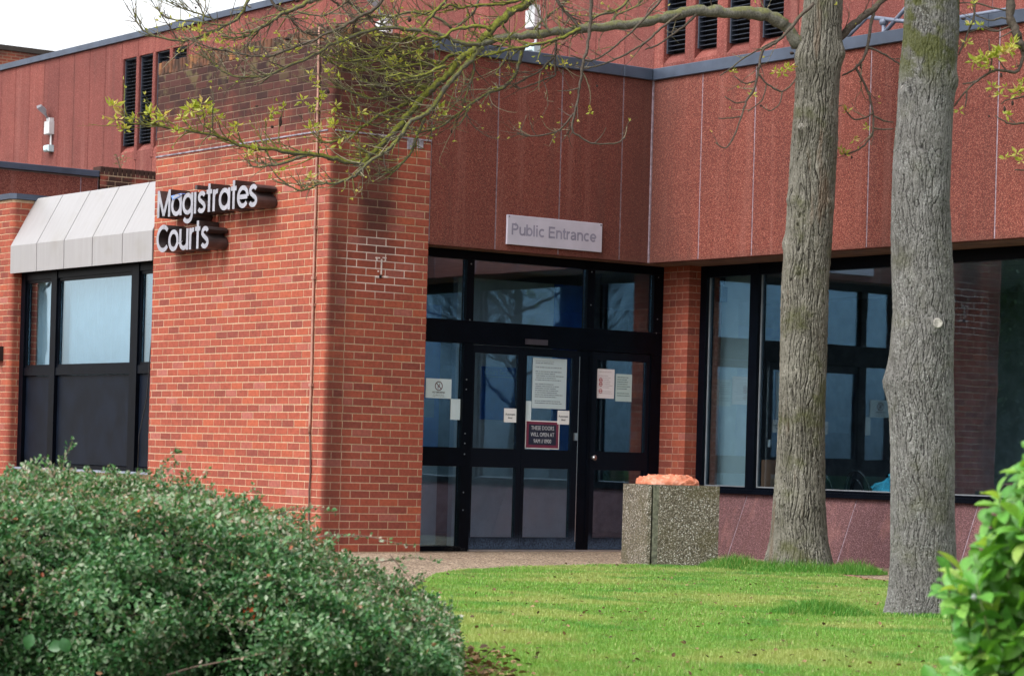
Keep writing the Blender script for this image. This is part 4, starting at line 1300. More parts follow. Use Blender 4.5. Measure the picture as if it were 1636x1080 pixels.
# ---- built-up letters: strokes of constant width
def ribbon(path, w, closed=False):
    P = [Vector((a, b, 0)) for a, b in path]
    n = len(P)
    Lf, Rt = [], []
    for i in range(n):
        if closed:
            d0 = (P[i] - P[i - 1]).normalized(); d1 = (P[(i + 1) % n] - P[i]).normalized()
        else:
            d0 = (P[i] - P[i - 1]).normalized() if i > 0 else (P[1] - P[0]).normalized()
            d1 = (P[i + 1] - P[i]).normalized() if i < n - 1 else d0
        n0 = Vector((-d0.y, d0.x, 0)); n1 = Vector((-d1.y, d1.x, 0))
        mm = (n0 + n1); mm = mm / max(mm.length, 1e-6)
        k = w / 2 / max(mm.dot(n0), .42)
        Lf.append(P[i] + mm * k); Rt.append(P[i] - mm * k)
    return Lf, Rt


def arc(cx, cy, rx, ry, a0, a1, n=18):
    return [(cx + rx * math.cos(R(a0 + (a1 - a0) * i / n)), cy + ry * math.sin(R(a0 + (a1 - a0) * i / n))) for i in range(n + 1)]


LW = .205
def glyph(ch):
    ring = (arc(.5, .5, .40, .41, 0, 345, 22), True)
    if ch == 'M': return 1.30, [([(.10, 0), (.10, 1.28)], 0), ([(.10, 1.24), (.62, .08)], 0), ([(.62, .08), (1.14, 1.24)], 0), ([(1.14, 0), (1.14, 1.28)], 0)]
    if ch == 'a': return 1.04, [ring, ([(.90, 0), (.90, 1.0)], 0)]
    if ch == 'g': return 1.04, [ring, ([(.90, 1.0), (.90, .0)] + arc(.52, -.02, .38, .30, 0, -150, 10), 0)]
    if ch == 'i': return .34, [([(.14, 0), (.14, 1.0)], 0)]
    if ch == 's': return .80, [(arc(.40, .72, .25, .19, 20, 200, 9)[0:] + [(.22, .60), (.40, .50), (.58, .40)] + arc(.38, .27, .27, .19, 20, -160, 10), 0)]
    if ch == 't': return .56, [([(.26, 0), (.26, 1.30)], 0), ([(.02, .93), (.50, .93)], 0)]
    if ch == 'r': return .56, [([(.12, 0), (.12, 1.0)], 0), (arc(.40, .60, .28, .31, 180, 75, 7), 0)]
    if ch == 'e': return .98, [(arc(.5, .5, .40, .41, 0, 322, 22), 0), ([(.12, .50), (.88, .50)], 0)]
    if ch == 'C': return 1.18, [(arc(.66, .64, .56, .55, 42, 318, 24), 0)]
    if ch == 'o': return 1.04, [ring]
    if ch == 'u': return .96, [([(.12, 1.0), (.12, .40)] + arc(.46, .40, .34, .30, 180, 360, 10) + [(.80, 1.0)], 0), ([(.80, .5), (.80, 0)], 0)]


SIGN = empty('letter_sign', (-2.0, -4.03, 3.3), 'deep silver built-up letters reading Magistrates Courts on the brick pier', 'sign')


def letter_line(word, x0, z0, xh, width):
    tot = sum(glyph(c)[0] for c in word)
    kx = width / tot
    x = x0
    for c in word:
        adv, strokes = glyph(c)
        q = MB()
        for si, (path, closed) in enumerate(strokes):
            # keep stroke width even although the letter is squeezed sideways
            Lf, Rt = ribbon([(px_ * kx, pz * xh) for px_, pz in path], LW * xh, closed)
            n = len(Lf)
            yf, yb = -4.25 - .0004 * si, -4.022
            fr_ = [(x + p.x, yf, z0 + p.y) for p in Lf] + [(x + p.x, yf, z0 + p.y) for p in Rt]
            bk_ = [(a, yb, c_) for a, _, c_ in fr_]
            vs = fr_ + bk_
            fs, ms = [], []
            rng_ = range(n if closed else n - 1)
            for i in rng_:
                j = (i + 1) % n
                q.add([vs[i], vs[j], vs[n + j], vs[n + i]], [(0, 3, 2, 1)], 0)
                q.add([vs[i], vs[j], vs[2 * n + j], vs[2 * n + i]], [(0, 1, 2, 3)], 1)
                q.add([vs[n + i], vs[n + j], vs[3 * n + j], vs[3 * n + i]], [(3, 2, 1, 0)], 1)
            if not closed:
                q.add([vs[0], vs[n], vs[3 * n], vs[2 * n]], [(0, 1, 2, 3)], 1)
                q.add([vs[n - 1], vs[2 * n - 1], vs[4 * n - 1], vs[3 * n - 1]], [(0, 1, 2, 3)], 1)
        if c == 'i':
            q.box(x + .14 * kx - LW * xh / 2, x + .14 * kx + LW * xh / 2, -4.243, -4.022, z0 + 1.13 * xh, z0 + 1.32 * xh, 1)
        q.build('letter', [M['silver'], M['bronze']], SIGN)
        x += adv * kx


letter_line('Magistrates', -3.0, 3.385, .222, 2.06)
letter_line('Courts', -3.0, 3.020, .222, 1.115)
q = MB(); q.add([(-2.70, -4.256, 3.60), (-2.66, -4.258, 3.555), (-2.56, -4.256, 3.57), (-2.47, -4.258, 3.59), (-2.49, -4.20, 3.615), (-2.62, -4.19, 3.625)], [(0, 1, 2, 3, 4, 5)]); q.add([(-2.70, -4.256, 3.60), (-2.62, -4.19, 3.625), (-2.64, -4.15, 3.61)], [(0, 1, 2)])
tag(q.build('plastic_scrap', plain('blue_plastic', (.05, .16, .50), .5)), 'blue plastic scrap caught on the tops of the silver letters a and g', 'scrap')

PQ = empty('entrance_plaque', (.0, -1.27, 3.28), 'pale metal plaque reading Public Entrance on the red fascia', 'sign')
q = MB(); q.obox((0, 0, 0), UY, NX, -1.882, -.655, 3.130, 3.430, .0, .022, .003)
q.build('plate', plain('plaque_plate', (.50, .475, .57), .45, .0, .5, .06, 5), PQ)


def glyph2(ch):
    if ch == ' ': return .42, []
    if ch == 'P': return 1.0, [([(.14, 0), (.14, 1.36)], 0), ([(.14, 1.245), (.50, 1.245)] + arc(.50, .95, .30, .295, 90, -90, 8) + [(.14, .655)], 0)]
    if ch == 'E': return .98, [([(.14, 0), (.14, 1.36)], 0), ([(.14, 1.25), (.86, 1.25)], 0), ([(.14, .70), (.80, .70)], 0), ([(.14, .11), (.88, .11)], 0)]
    if ch == 'u': return .86, [([(.12, 1.0), (.12, .38)] + arc(.40, .36, .28, .27, 180, 350, 8), 0), ([(.72, 1.0), (.72, 0)], 0)]
    if ch == 'n': return .86, [([(.12, 0), (.12, 1.0)], 0), (arc(.42, .62, .29, .28, 160, 0, 8) + [(.71, 0)], 0)]
    if ch == 'b': return .90, [([(.12, 0), (.12, 1.36)], 0), (arc(.45, .5, .31, .40, 0, 345, 16), 1)]
    if ch == 'l': return .36, [([(.14, 0), (.14, 1.36)], 0)]
    if ch == 'i': return .36, [([(.14, 0), (.14, 1.0)], 0), ([(.14, 1.14), (.14, 1.36)], 0)]
    if ch == 'c': return .84, [(arc(.45, .5, .33, .40, 48, 312, 14), 0)]
    if ch == 't': return .50, [([(.22, 1.28), (.22, .22), (.30, .11), (.44, .10)], 0), ([(.02, .91), (.44, .91)], 0)]
    if ch == 'r': return .54, [([(.12, 0), (.12, 1.0)], 0), (arc(.42, .58, .28, .31, 170, 82, 5), 0)]
    if ch == 'a': return .86, [(arc(.38, .66, .26, .25, 165, 20, 7) + [(.64, .55), (.66, .0)], 0), ([(.62, .56), (.36, .50)] + arc(.34, .29, .22, .20, 100, 270, 7) + [(.48, .13), (.64, .30)], 0)]
    if ch == 'e': return .86, [(arc(.44, .5, .33, .40, 0, 318, 16), 0), ([(.12, .48), (.76, .48)], 0)]


def flat_word(word, y0, z0, xh, width, x, lw, mat, par):
    kx = width / sum(glyph2(c)[0] for c in word)
    q = MB(); cur = y0; k = 0
    for c in word:
        adv, strokes = glyph2(c)
        for path, closed in strokes:
            k += 1
            Lf, Rt = ribbon([(px_ * kx, pz * xh) for px_, pz in path], lw * xh, closed)
            n = len(Lf); xf = x + .00015 * (k % 3)
            for i in range(n if closed else n - 1):
                j = (i + 1) % n
                q.add([(xf, cur + p.x, z0 + p.y) for p in (Lf[i], Lf[j], Rt[j], Rt[i])], [(0, 3, 2, 1)])
        cur += adv * kx
    return q.build('lettering', mat, par)


flat_word('Public Entrance', -1.832, 3.229, .0865, 1.10, .0226, .235, M['ink_grey'], PQ)
q = MB(); q.tube([(.021, -.675, 3.412), (.026, -.675, 3.412)], .008, 8); q.tube([(.021, -1.862, 3.412), (.026, -1.862, 3.412)], .006, 8); q.build('screw', M['black'], PQ)

# ---- notices on the glass
XN = -.352


def notice(name, label, y0, y1, z0, z1, mat, x=XN, cat='notice', group=None):
    q = MB(); q.box(x - .0025, x, y0, y1, z0, z1)
    o = q.build(name, mat)
    return tag(o, label, cat, group)


n1 = notice('no_smoking_notice', 'white no smoking notice with barred circle on the left side pane', -2.574, -2.258, 1.548, 1.746, M['paper_blue'])
q = MB()
c0 = (-2.416, 1.672)
for k in range(24):
    a0, a1 = 2 * math.pi * k / 24, 2 * math.pi * (k + 1) / 24
    q.extr([(XN + .001, c0[0] + .048 * math.cos(a0), c0[1] + .048 * math.sin(a0)), (XN + .001, c0[0] + .048 * math.cos(a1), c0[1] + .048 * math.sin(a1)), (XN + .001, c0[0] + .039 * math.cos(a1), c0[1] + .039 * math.sin(a1)), (XN + .001, c0[0] + .039 * math.cos(a0), c0[1] + .039 * math.sin(a0))], (.001, 0, 0))
q.extr([(XN + .001, c0[0] - .030, c0[1] + .024), (XN + .001, c0[0] - .024, c0[1] + .030), (XN + .001, c0[0] + .030, c0[1] - .024), (XN + .001, c0[0] + .024, c0[1] - .030)], (.001, 0, 0))
q.box(XN + .001, XN + .0018, c0[0] - .012, c0[0] - .004, c0[1] - .03, c0[1] + .012)
q.box(XN + .001, XN + .0018, c0[0] + .006, c0[0] + .012, c0[1] - .005, c0[1] + .028)
q.build('symbol', plain('sign_ink', (.10, .03, .05), .7), n1)
text_obj('lettering', 'NO SMOKING', .024, M['ink'], m_side(XN + .001, -2.416, 1.600), n1, 'CENTER', .0003, bold=.0006)
text_obj('lettering', 'It is against the law to', .0145, M['ink'], m_side(XN + .001, -2.416, 1.580), n1, 'CENTER', .0003)
text_obj('lettering', 'smoke in these premises', .0145, M['ink'], m_side(XN + .001, -2.416, 1.563), n1, 'CENTER', .0003)
notice('blank_sheet', 'blank pale blue sheet below the no smoking notice', -2.262, -2.142, 1.336, 1.548, M['paper_blue'], cat='paper')
for (y0, y1, lab) in [(-1.584, -1.426, 'small white Automatic door card on the left door leaf'), (-.891, -.737, 'small white Automatic door card over the large notice corner on the right leaf')]:
    o = notice('door_card', lab, y0, y1, 1.331, 1.475, M['paper'], XN + (.004 if y0 > -1 else 0), 'notice', 'Automatic door cards on the sliding doors')
    xx_ = XN + (.005 if y0 > -1 else .001)
    text_obj('lettering', 'Automatic', .030, M['ink'], m_side(xx_, (y0 + y1) / 2, 1.405), o, 'CENTER', .0003, bold=.0004)
    text_obj('lettering', 'door', .030, M['ink'], m_side(xx_, (y0 + y1) / 2, 1.370), o, 'CENTER', .0003, bold=.0004)
notice('large_notice', 'large pale sheet of small print on the right sliding door leaf', -1.230, -.784, 1.489, 2.015, M['print_big'])
notice('blank_sheet', 'narrow blank pale blue sheet left of the large printed notice', -1.322, -1.236, 1.344, 1.561, M['paper_blue'], XN - .0005, 'paper')
o = notice('opening_board', 'maroon edged board reading THESE DOORS WILL OPEN AT 9AM // 0900', -1.305, -.860, 1.066, 1.361, M['paper'], cat='notice')
q = MB(); q.box(XN + .0005, XN + .0015, -1.294, -.871, 1.077, 1.350); q.build('border', M['maroon'], o)
q = MB(); q.box(XN + .002, XN + .003, -1.262, -.903, 1.108, 1.322); q.build('field', M['navy'], o)
for i, tx in enumerate(['THESE DOORS', 'WILL OPEN AT', '9AM // 0900']):
    text_obj('lettering', tx, .059, M['white'], m_side(XN + .0035, -1.0825, 1.264 - i * .068), o, 'CENTER', .0004, sx=.78)
o = notice('rules_notice', 'white sheet with red barred circles on the single door', -.372, -.139, 1.624, 1.935, M['print_rules'])
q = MB()
for zz in (1.815, 1.772, 1.70):
    for k in range(14):
        a0, a1 = 2 * math.pi * k / 14, 2 * math.pi * (k + 1) / 14
        cy_ = -.325
        q.extr([(XN + .001, cy_ + .024 * math.cos(a0), zz + .024 * math.sin(a0)), (XN + .001, cy_ + .024 * math.cos(a1), zz + .024 * math.sin(a1)), (XN + .001, cy_ + .017 * math.cos(a1), zz + .017 * math.sin(a1)), (XN + .001, cy_ + .017 * math.cos(a0), zz + .017 * math.sin(a0))], (.0008, 0, 0))
    q.box(XN + .001, XN + .0016, cy_ - .016, cy_ + .016, zz - .004, zz + .004)
q.build('symbol', M['red_ink'], o)
notice('printed_list', 'pale green printed list beside the sheet with red circles', -.118, .102, 1.599, 1.891, M['print_small'])

# ---- boards inside the lobby
o = tag(MB().box(-1.618, -1.600, -.985, -.415, 1.374, 1.95).build('display_board', M['blue']), 'blue Court Security display board on the grey lobby wall', 'board')
text_obj('lettering', 'Court Security', .085, plain('pale_blue_print', (.18, .30, .52), .7), m_side(-1.5985, -.95, 1.865), o, 'LEFT', .0004, sx=.85)
q = MB(); q.box(-1.5995, -1.5985, -.95, -.50, 1.838, 1.846); q.build('rule', plain('pale_rule', (.14, .26, .46), .7), o)
tag(MB().box(-.9, -.88, -2.42, -2.1, 1.36, 1.55).build('lobby_notice', plain('grey_print', (.30, .36, .42), .8)), 'grey printed sheet hung inside the lobby behind the left side pane', 'notice')

# ---- services on the pier
cable = MB()
zs = np.linspace(5.10, 1.15, 40)
pts = [(-.30 + .003, PY0 + .06, 5.125), (-.245, PY0 - .014, 5.118)] + [(-.234 + .038 * (5.1 - z) / 4.4 + .004 * math.sin(z * 2.1) - (.03 * max(0, (1.75 - z)) if z < 1.75 else 0), PY0 - .016, z) for z in zs]
cable.tube(pts, .0125, 8)
CB = cable.build('conduit', M['pipe'], None, smooth=True)
tag(CB, 'thin red-brown conduit running down the brick pier beside its corner', 'pipe')
q = MB()
for z in (4.3, 3.15, 2.66, 2.40, 1.62):
    xx_ = -.234 + .038 * (5.1 - z) / 4.4 - (.03 * max(0, 1.75 - z))
    q.box(xx_ - .024, xx_ + .024, PY0 - .032, PY0 + .002, z - .014, z + .014)
q.build('clip', M['pipe'], CB)
q = MB(); q.tube([(-.214, PY0 - .014, 1.15), (-.19, PY0 - .016, 1.0), (-.183, PY0 - .014, .85), (-.178, PY0 - .014, .78), (-.19, PY0 - .015, .62), (-.185, PY0 - .014, .3), (-.188, PY0 - .014, .02)], .009, 6)
q.build('lower_cable', plain('dark_cable', (.10, .05, .04), .7), CB, smooth=True)
q = MB(); q.tube([(-3.53, -3.95, 2.98), (-3.545, -3.955, 2.5), (-3.62, -3.95, 2.0), (-3.69, -3.94, 1.5), (-3.85, -3.935, 1.1), (-3.86, -3.935, .75)], .006, 5)
tag(q.build('hanging_wire', M['black'], None, smooth=True), 'thin black wire hanging down the canopied window beside the pier', 'wire')


def floodlight(x, y, z, label, group, s=1.0, head=True):
    o = empty('floodlight', (x, y, z), label, 'floodlight', group)
    q = MB()
    # tilted lamp head, thick at the back
    c = Vector((x - .06 * s, y - .22 * s, z + .33 * s))
    u = Vector((.8, -.35, -.25)).normalized(); w = Vector((-.05, -.6, -.78)).normalized(); v = u.cross(w).normalized()
    a, b_, d_ = .17 * s, .11 * s, .10 * s
    P = lambda i, j, k: c + u * i + v * j + w * k
    q.add([P(-a, -b_, 0), P(a, -b_, 0), P(a, b_, 0), P(-a, b_, 0), P(-a * .6, -b_ * .6, -d_), P(a * .6, -b_ * .6, -d_), P(a * .6, b_ * .6, -d_), P(-a * .6, b_ * .6, -d_)], [(0, 1, 2, 3), (7, 6, 5, 4), (0, 4, 5, 1), (1, 5, 6, 2), (2, 6, 7, 3), (3, 7, 4, 0)])
    q.build('lamp_head', M['grey_metal'], o)
    q = MB(); q.add([P(-a * .86, -b_ * .84, .004), P(a * .86, -b_ * .84, .004), P(a * .86, b_ * .84, .004), P(-a * .86, b_ * .84, .004), P(-a * .86, -b_ * .84, -.01), P(a * .86, -b_ * .84, -.01), P(a * .86, b_ * .84, -.01), P(-a * .86, b_ * .84, -.01)], [(0, 1, 2, 3), (7, 6, 5, 4), (0, 4, 5, 1), (1, 5, 6, 2), (2, 6, 7, 3), (3, 7, 4, 0)])
    q.build('lens', plain('lens', (.45, .52, .60), .1, .3), o)
    q = MB(); q.tube([(x, y, z + .14 * s), (x, y - .12 * s, z + .22 * s), tuple(c - w * d_)], .022 * s, 8); q.build('bracket', M['grey_metal'], o)
    q = MB(); q.obox((x, y, z), UX, NY, -.11 * s, .11 * s, -.13 * s, .13 * s, 0, .12 * s, .012 * s); q.obox((x, y, z), UX, NY, -.06 * s, .09 * s, .13 * s, .20 * s, 0, .10 * s, .01 * s); q.obox((x, y, z), UX, NY, -.15 * s, -.112 * s, -.06 * s, .05 * s, 0, .06 * s, .01 * s)
    q.build('junction_box', M['white'], o)
    q = MB(); q.tube([(x + .06 * s, y - .04 * s, z - .13 * s), (x + .06 * s, y - .04 * s, z - .36 * s)], .02 * s, 8); q.build('conduit', M['white'], o)
    q = MB(); q.obox((x, y, z - .42 * s), UX, NY, -.10 * s, .12 * s, -.06 * s, .07 * s, 0, .14 * s, .03 * s); q.build('sensor', plain('sensor_pale', (.50, .66, .72), .4), o)
    return o


floodlight(-23.97, YU - .002, 7.02, 'grey floodlight with white box beneath, leftmost on the upper wall', 'floodlights on the upper wall', .95)
floodlight(-12.4, YU - .002, 7.52, 'big grey floodlight on the upper wall above the brick pier', 'floodlights on the upper wall', 1.25)
floodlight(-8.55, YU - .002, 7.25, 'pale floodlight on the upper wall behind the mossy branches', 'floodlights on the upper wall', 1.0)
o = MB().box(-7.26, -7.14, -4.10, PY0 - .002, 1.95, 2.12).build('wall_lamp', M['black'])
tag(o, 'small black box lamp on the brick pier left of the canopied window', 'lamp')
q = MB(); q.box(-7.25, -7.15, -4.105, -4.101, 1.99, 2.08); q.build('lens', plain('lamp_lens', (.25, .30, .36), .2), o)
o = empty('security_camera', (.12, .9, 2.75), 'black camera hung inside the top left corner of the wide window', 'camera')
MB().box(.075, .20, .86, .94, 2.70, 2.86).build('body', M['black'], o)
q = MB(); q.tube([(.14, .90, 2.86), (.14, .92, 2.99)], .02, 8); q.tube([(.14, .90, 2.93), (.14, .92, 2.93)], .05, 10); q.build('bracket', M['black'], o)
q = MB(); q.tube([(.15, .86, 2.765), (.15, .845, 2.765)], .03, 12); q.build('lens', M['frame'], o)

# ---- chairs inside the waiting room
def chair(x, y, rz, label, first=[None]):
    if first[0] is None:
        o = empty('bentwood_chair', (0, 0, 0), label, 'chair', 'hoop-backed chairs behind the wide window')
        q = MB(); q.prism([(.19 * math.cos(2 * math.pi * k / 16), .19 * math.sin(2 * math.pi * k / 16)) for k in range(16)], .43, .46); q.build('seat', M['black'], o)
        for sx in (-1, 1):
            for sy in (-1, 1):
                q = MB(); q.tube([(.13 * sx, .13 * sy, .43), (.19 * sx, .19 * sy, 0)], [.016, .012], 6); q.build('leg', M['black'], o)
        for (w_, h_) in ((.21, .93), (.12, .84)):
            q = MB(); q.tube([(w_ * math.cos(t), .17 + .06 * math.sin(t), .45 + (h_ - .45) * math.sin(t) ** .8) for t in [math.pi * k / 18 for k in range(1, 18)]], .012, 6); q.build('hoop', M['black'], o, smooth=True)
        first[0] = o
    else:
        o = first[0].copy(); COL.objects.link(o)
        for c in list(first[0].children):
            d = c.copy(); COL.objects.link(d); d.parent = o
        o['label'] = label
    o.location = (x, y, .0); o.rotation_euler = (0, 0, rz)
    return o


chair(1.12, 1.66, 3.3, 'black hoop-backed chair nearest the furrowed tree trunk')
chair(1.44, 1.98, 3.05, 'black hoop-backed chair second from the furrowed trunk')
chair(1.74, 1.64, 3.2, 'black hoop-backed chair third from the furrowed trunk')
chair(2.06, 1.90, 3.0, 'black hoop-backed chair under the turquoise cloth')
q = MB()
import itertools
vs = []
for i in range(9):
    for j in range(7):
        u_, v_ = i / 8, j / 6
        vs.append((1.98 + .30 * u_ + .02 * math.sin(9 * v_), 1.42 + .035 * math.sin(7 * u_ + 4 * v_) + .02 * math.sin(19 * u_), .62 + .30 * v_ * (.5 + .5 * u_)))
fs = [(i * 7 + j, (i + 1) * 7 + j, (i + 1) * 7 + j + 1, i * 7 + j + 1) for i in range(8) for j in range(6)]
q.add(vs, fs)
o = q.build('draped_cloth', M['turquoise'], None, smooth=True)
so_ = o.modifiers.new('thick', 'SOLIDIFY'); so_.thickness = .012
tag(o, 'turquoise cloth thrown over a chair behind the wide window', 'cloth')

# ---- planter and what lies on it
corner = Vector((2.705, -2.144, 0))
th = R(17)
ur = RGT * math.cos(th) + FWD * math.sin(th)
ul = -RGT * math.sin(th) + FWD * math.cos(th)
S = .705
P2 = lambda a, b: ((corner + ur * a + ul * b).x, (corner + ur * a + ul * b).y)
PLN = empty('planter', tuple(corner + ur * S / 2 + ul * S / 2), 'square pebble-faced concrete planter standing before the entrance', 'planter')
q = MB(); q.prism([P2(.104, .0), P2(.110, -.004), P2(S, 0), P2(S + .003, .01), P2(S, S), P2(.0, S), P2(-.004, .02), P2(.0, .004), P2(.030, .0), P2(.040, .040), P2(.100, .040)], -.01, .752)
q.build('body', M['planter'], PLN)
q = MB(); q.prism([P2(.050, .014), P2(.058, .004), P2(.103, .001), P2(.103, .039), P2(.050, .039)], -.009, .744); q.build('corner_strip', M['planter_smooth'], PLN)
q = MB(); q.prism([P2(.07, .07), P2(S - .07, .07), P2(S - .07, S - .07), P2(.07, S - .07)], .7522, .7545); q.build('soil', M['soil'], PLN)
cen = corner + ur * .305 + ul * .33
vs, fs = [], []
na, nb = 56, 20
for i in range(na):
    for j in range(nb):
        a = 2 * math.pi * i / na; b_ = (j / (nb - 1)) * math.pi / 2
        ca, sa = math.cos(a), math.sin(a)
        rr = 1.0 / (abs(ca) ** 4 + abs(sa) ** 4) ** .25
        h = .082 * math.sin(b_) ** .6
        rad_ = math.cos(b_) ** .45
        p = cen + ur * (.272 * ca * rr * rad_) + ul * (.25 * sa * rr * rad_)
        nz = noise.noise(Vector((p.x * 13, p.y * 13, h * 20))) * .022 + abs(noise.noise(Vector((p.x * 22, p.y * 22, h * 25)))) * .034 - .010 + noise.noise(Vector((p.x * 60, p.y * 60, 3))) * .010
        vs.append((p.x + nz * ca, p.y + nz * sa, .755 + max(0, h + nz * (1 if j > 2 else .2))))
for i in range(na):
    for j in range(nb - 1):
        fs.append((i * nb + j, ((i + 1) % na) * nb + j, ((i + 1) % na) * nb + j + 1, i * nb + j + 1))
q = MB(); q.add(vs, fs)
tag(q.build('plastic_sheet', M['orange'], None), 'crumpled orange plastic sheeting lying on top of the concrete planter', 'sheeting')

# ---- weed on the brick upstand
o = empty('weed', (XB - .05, 1.08, 5.19), 'small green weed growing on top of the sooty brick upstand', 'plant')
q = MB()
for k in range(26):
    a = rng.uniform(0, 6.28); h = rng.uniform(.05, .28); rr = rng.uniform(.02, .13)
    p = Vector((XB - .05 + rr * math.cos(a), 1.08 + rr * math.sin(a) * 1.3, 5.19 + h)); d = Vector((math.cos(a), math.sin(a), .4)) * .05; s_ = Vector((-math.sin(a), math.cos(a), .1)) * .018
    q.add([p, p + d * .5 + s_, p + d, p + d * .5 - s_], [(0, 1, 2, 3)])
M['weed'] = leaf_mat('weed_leaf', [(0, (.10, .19, .09)), (1, (.22, .31, .18))], .6, .2)
q.build('leaves', M['weed'], o)
q = MB()
for k in range(5):
    a = rng.uniform(0, 6.28); q.tube([(XB - .05, 1.08, 5.17), (XB - .05 + .06 * math.cos(a), 1.08 + .08 * math.sin(a), 5.40)], [.006, .002], 4)
q.build('stem', M['branch_mid'], o)

# ---- brick block far behind on the left
FB = empty('brick_block', (-36, 14, 0), 'tall red brick block with sooty top rising behind the roof on the left', 'building')
q = MB(); q.box(-60, -35.7, 5.4, 40, 0, 10.33); q.build('wall', M['far_brick'], FB)
q = MB(); q.box(-60, -35.66, 5.36, 40.04, 10.332, 10.45); q.build('coping', plain('sooty_coping', (.05, .04, .035), .9), FB)

# ================================================================== trees
def catmull(pts, sub=4):
    P = [Vector(p) for p in pts]
    if len(P) < 3: return P
    P = [P[0] * 2 - P[1]] + P + [P[-1] * 2 - P[-2]]
    out = []
    for i in range(1, len(P) - 2):
        for k in range(sub):
            t = k / sub
            a, b, c, d = P[i - 1], P[i], P[i + 1], P[i + 2]
            out.append(.5 * ((2 * b) + (c - a) * t + (2 * a - 5 * b + 4 * c - d) * t * t + (3 * b - a - 3 * c + d) * t ** 3))
    out.append(P[-2])
    return out


def trunk_mesh(name, data, mat, par, m_side_, dz, amp, sx, sz, knots, flare, layers):
    """bark surface: furrows are modelled, kept in attribute 'cav' too so that cracks take the darkest bark colour"""
    zs0 = [d[2] for d in data]
    z = zs0[0]
    zt = zs0[-1]
    V, cav = [], []
    rings = 0
    dat = np.array(data)
    while z <= zt:
        cx_ = np.interp(z, dat[:, 2], dat[:, 0]); cy_ = np.interp(z, dat[:, 2], dat[:, 1]); r0 = np.interp(z, dat[:, 2], dat[:, 3])
        for k in range(m_side_):
            th_ = 2 * math.pi * k / m_side_
            ca, sa = math.cos(th_), math.sin(th_)
            r = r0 * (1 + .035 * noise.noise(Vector((ca * 1.2, sa * 1.2, z * .9))) + .02 * noise.noise(Vector((ca * 3, sa * 3, z * 2.4))))
            px_, py_ = ca * r0, sa * r0
            wx_ = .030 * noise.noise(Vector((px_ * 6, py_ * 6, z * 3.1))) + .012 * noise.noise(Vector((px_ * 16, py_ * 16, z * 8 + 3)))
            th2 = th_ + wx_ / r0
            qx, qy = math.cos(th2) * r0, math.sin(th2) * r0
            cv = 0.0
            for (k1, k2, wd_, am, off) in layers:
                a = noise.noise(Vector((qx * sx * k1 + off, qy * sx * k1, z * sz * k2 + off)))
                th3 = th2 + .006 / r0
                a2 = noise.noise(Vector((math.cos(th3) * r0 * sx * k1 + off, math.sin(th3) * r0 * sx * k1, z * sz * k2 + off)))
                b = noise.noise(Vector((qx * 2.3 + off, qy * 2.3, z * 1.7)))
                dist = abs(a) / max(abs(a2 - a) / .006, 3.0)
                cr = 1 - min(1, dist / (wd_ * (1 + .6 * b)))
                cr = cr ** .7
                r -= amp * am * cr
                cv = max(cv, cr * (.45 + .55 * am))
            r += amp * .42 * noise.noise(Vector((px_ * 48, py_ * 48, z * 26))) + amp * .30 * noise.noise(Vector((px_ * 110, py_ * 110, z * 60)))
            if flare and z < .5:
                r += r0 * flare * (max(0, (.5 - z) / .5) ** 2.2) * (1 + .5 * math.sin(5 * th_ + 1))
            for (kx, ky, kz, kr, kh, ring_) in knots:
                d2 = ((cx_ + ca * r - kx) ** 2 + (cy_ + sa * r - ky) ** 2 + (z - kz) ** 2) ** .5
                if d2 < kr * 1.6:
                    t = d2 / kr
                    r += kh * math.exp(-t * t * 2.2)
                    if ring_: 
                        e = math.exp(-((t - .75) / .16) ** 2) * (1 if z > kz - kr * .2 else .25)
                        e *= max(0, .35 + 1.5 * noise.noise(Vector((px_ * 28 + kz, py_ * 28, z * 22)))); e = min(e, 1); cv = max(cv, e * .8); r -= e * .006
            V.append((cx_ + ca * r, cy_ + sa * r, z)); cav.append(cv)
        rings += 1
        z += dz if z < 5.6 else dz * 8
    idx = np.arange(rings * m_side_).reshape(rings, m_side_)
    a = idx[:-1]; b = idx[1:]
    Fq = np.stack([a, np.roll(a, -1, 1), np.roll(b, -1, 1), b], -1).reshape(-1, 4)
    o = np_mesh(name, np.array(V), Fq, mat, None, par, True)
    o.data.attributes.new('cav', 'FLOAT', 'POINT').data.foreach_set('value', np.array(cav, np.float32))
    return o


TL = empty('bare_tree', (3.63, -1.1, 0), 'furrowed grey-brown tree beside the planter with a long mossy limb reaching left', 'tree', 'trees on the lawn')
TRR = empty('bare_tree', (9.15, -5.12, 0), 'pale grey lichened tree with a thicker straight trunk, nearest the bush', 'tree', 'trees on the lawn')
VIEW = (CAM_LOC - Vector((3.7, -1.1, .97))).normalized()


def on_trunk(data, px_off, z, k=.97):
    """point on the camera side of a trunk: px_off from -1 (left edge) to 1"""
    dat = np.array(data)
    c = Vector((np.interp(z, dat[:, 2], dat[:, 0]), np.interp(z, dat[:, 2], dat[:, 1]), z)); r = float(np.interp(z, dat[:, 2], dat[:, 3]))
    to = (CAM_LOC - c); to.z = 0; to.normalize()
    rt = Vector((-to.y, to.x, 0))
    return c + rt * (r * px_off) + to * (r * math.sqrt(max(0, 1 - px_off * px_off)) * k), to


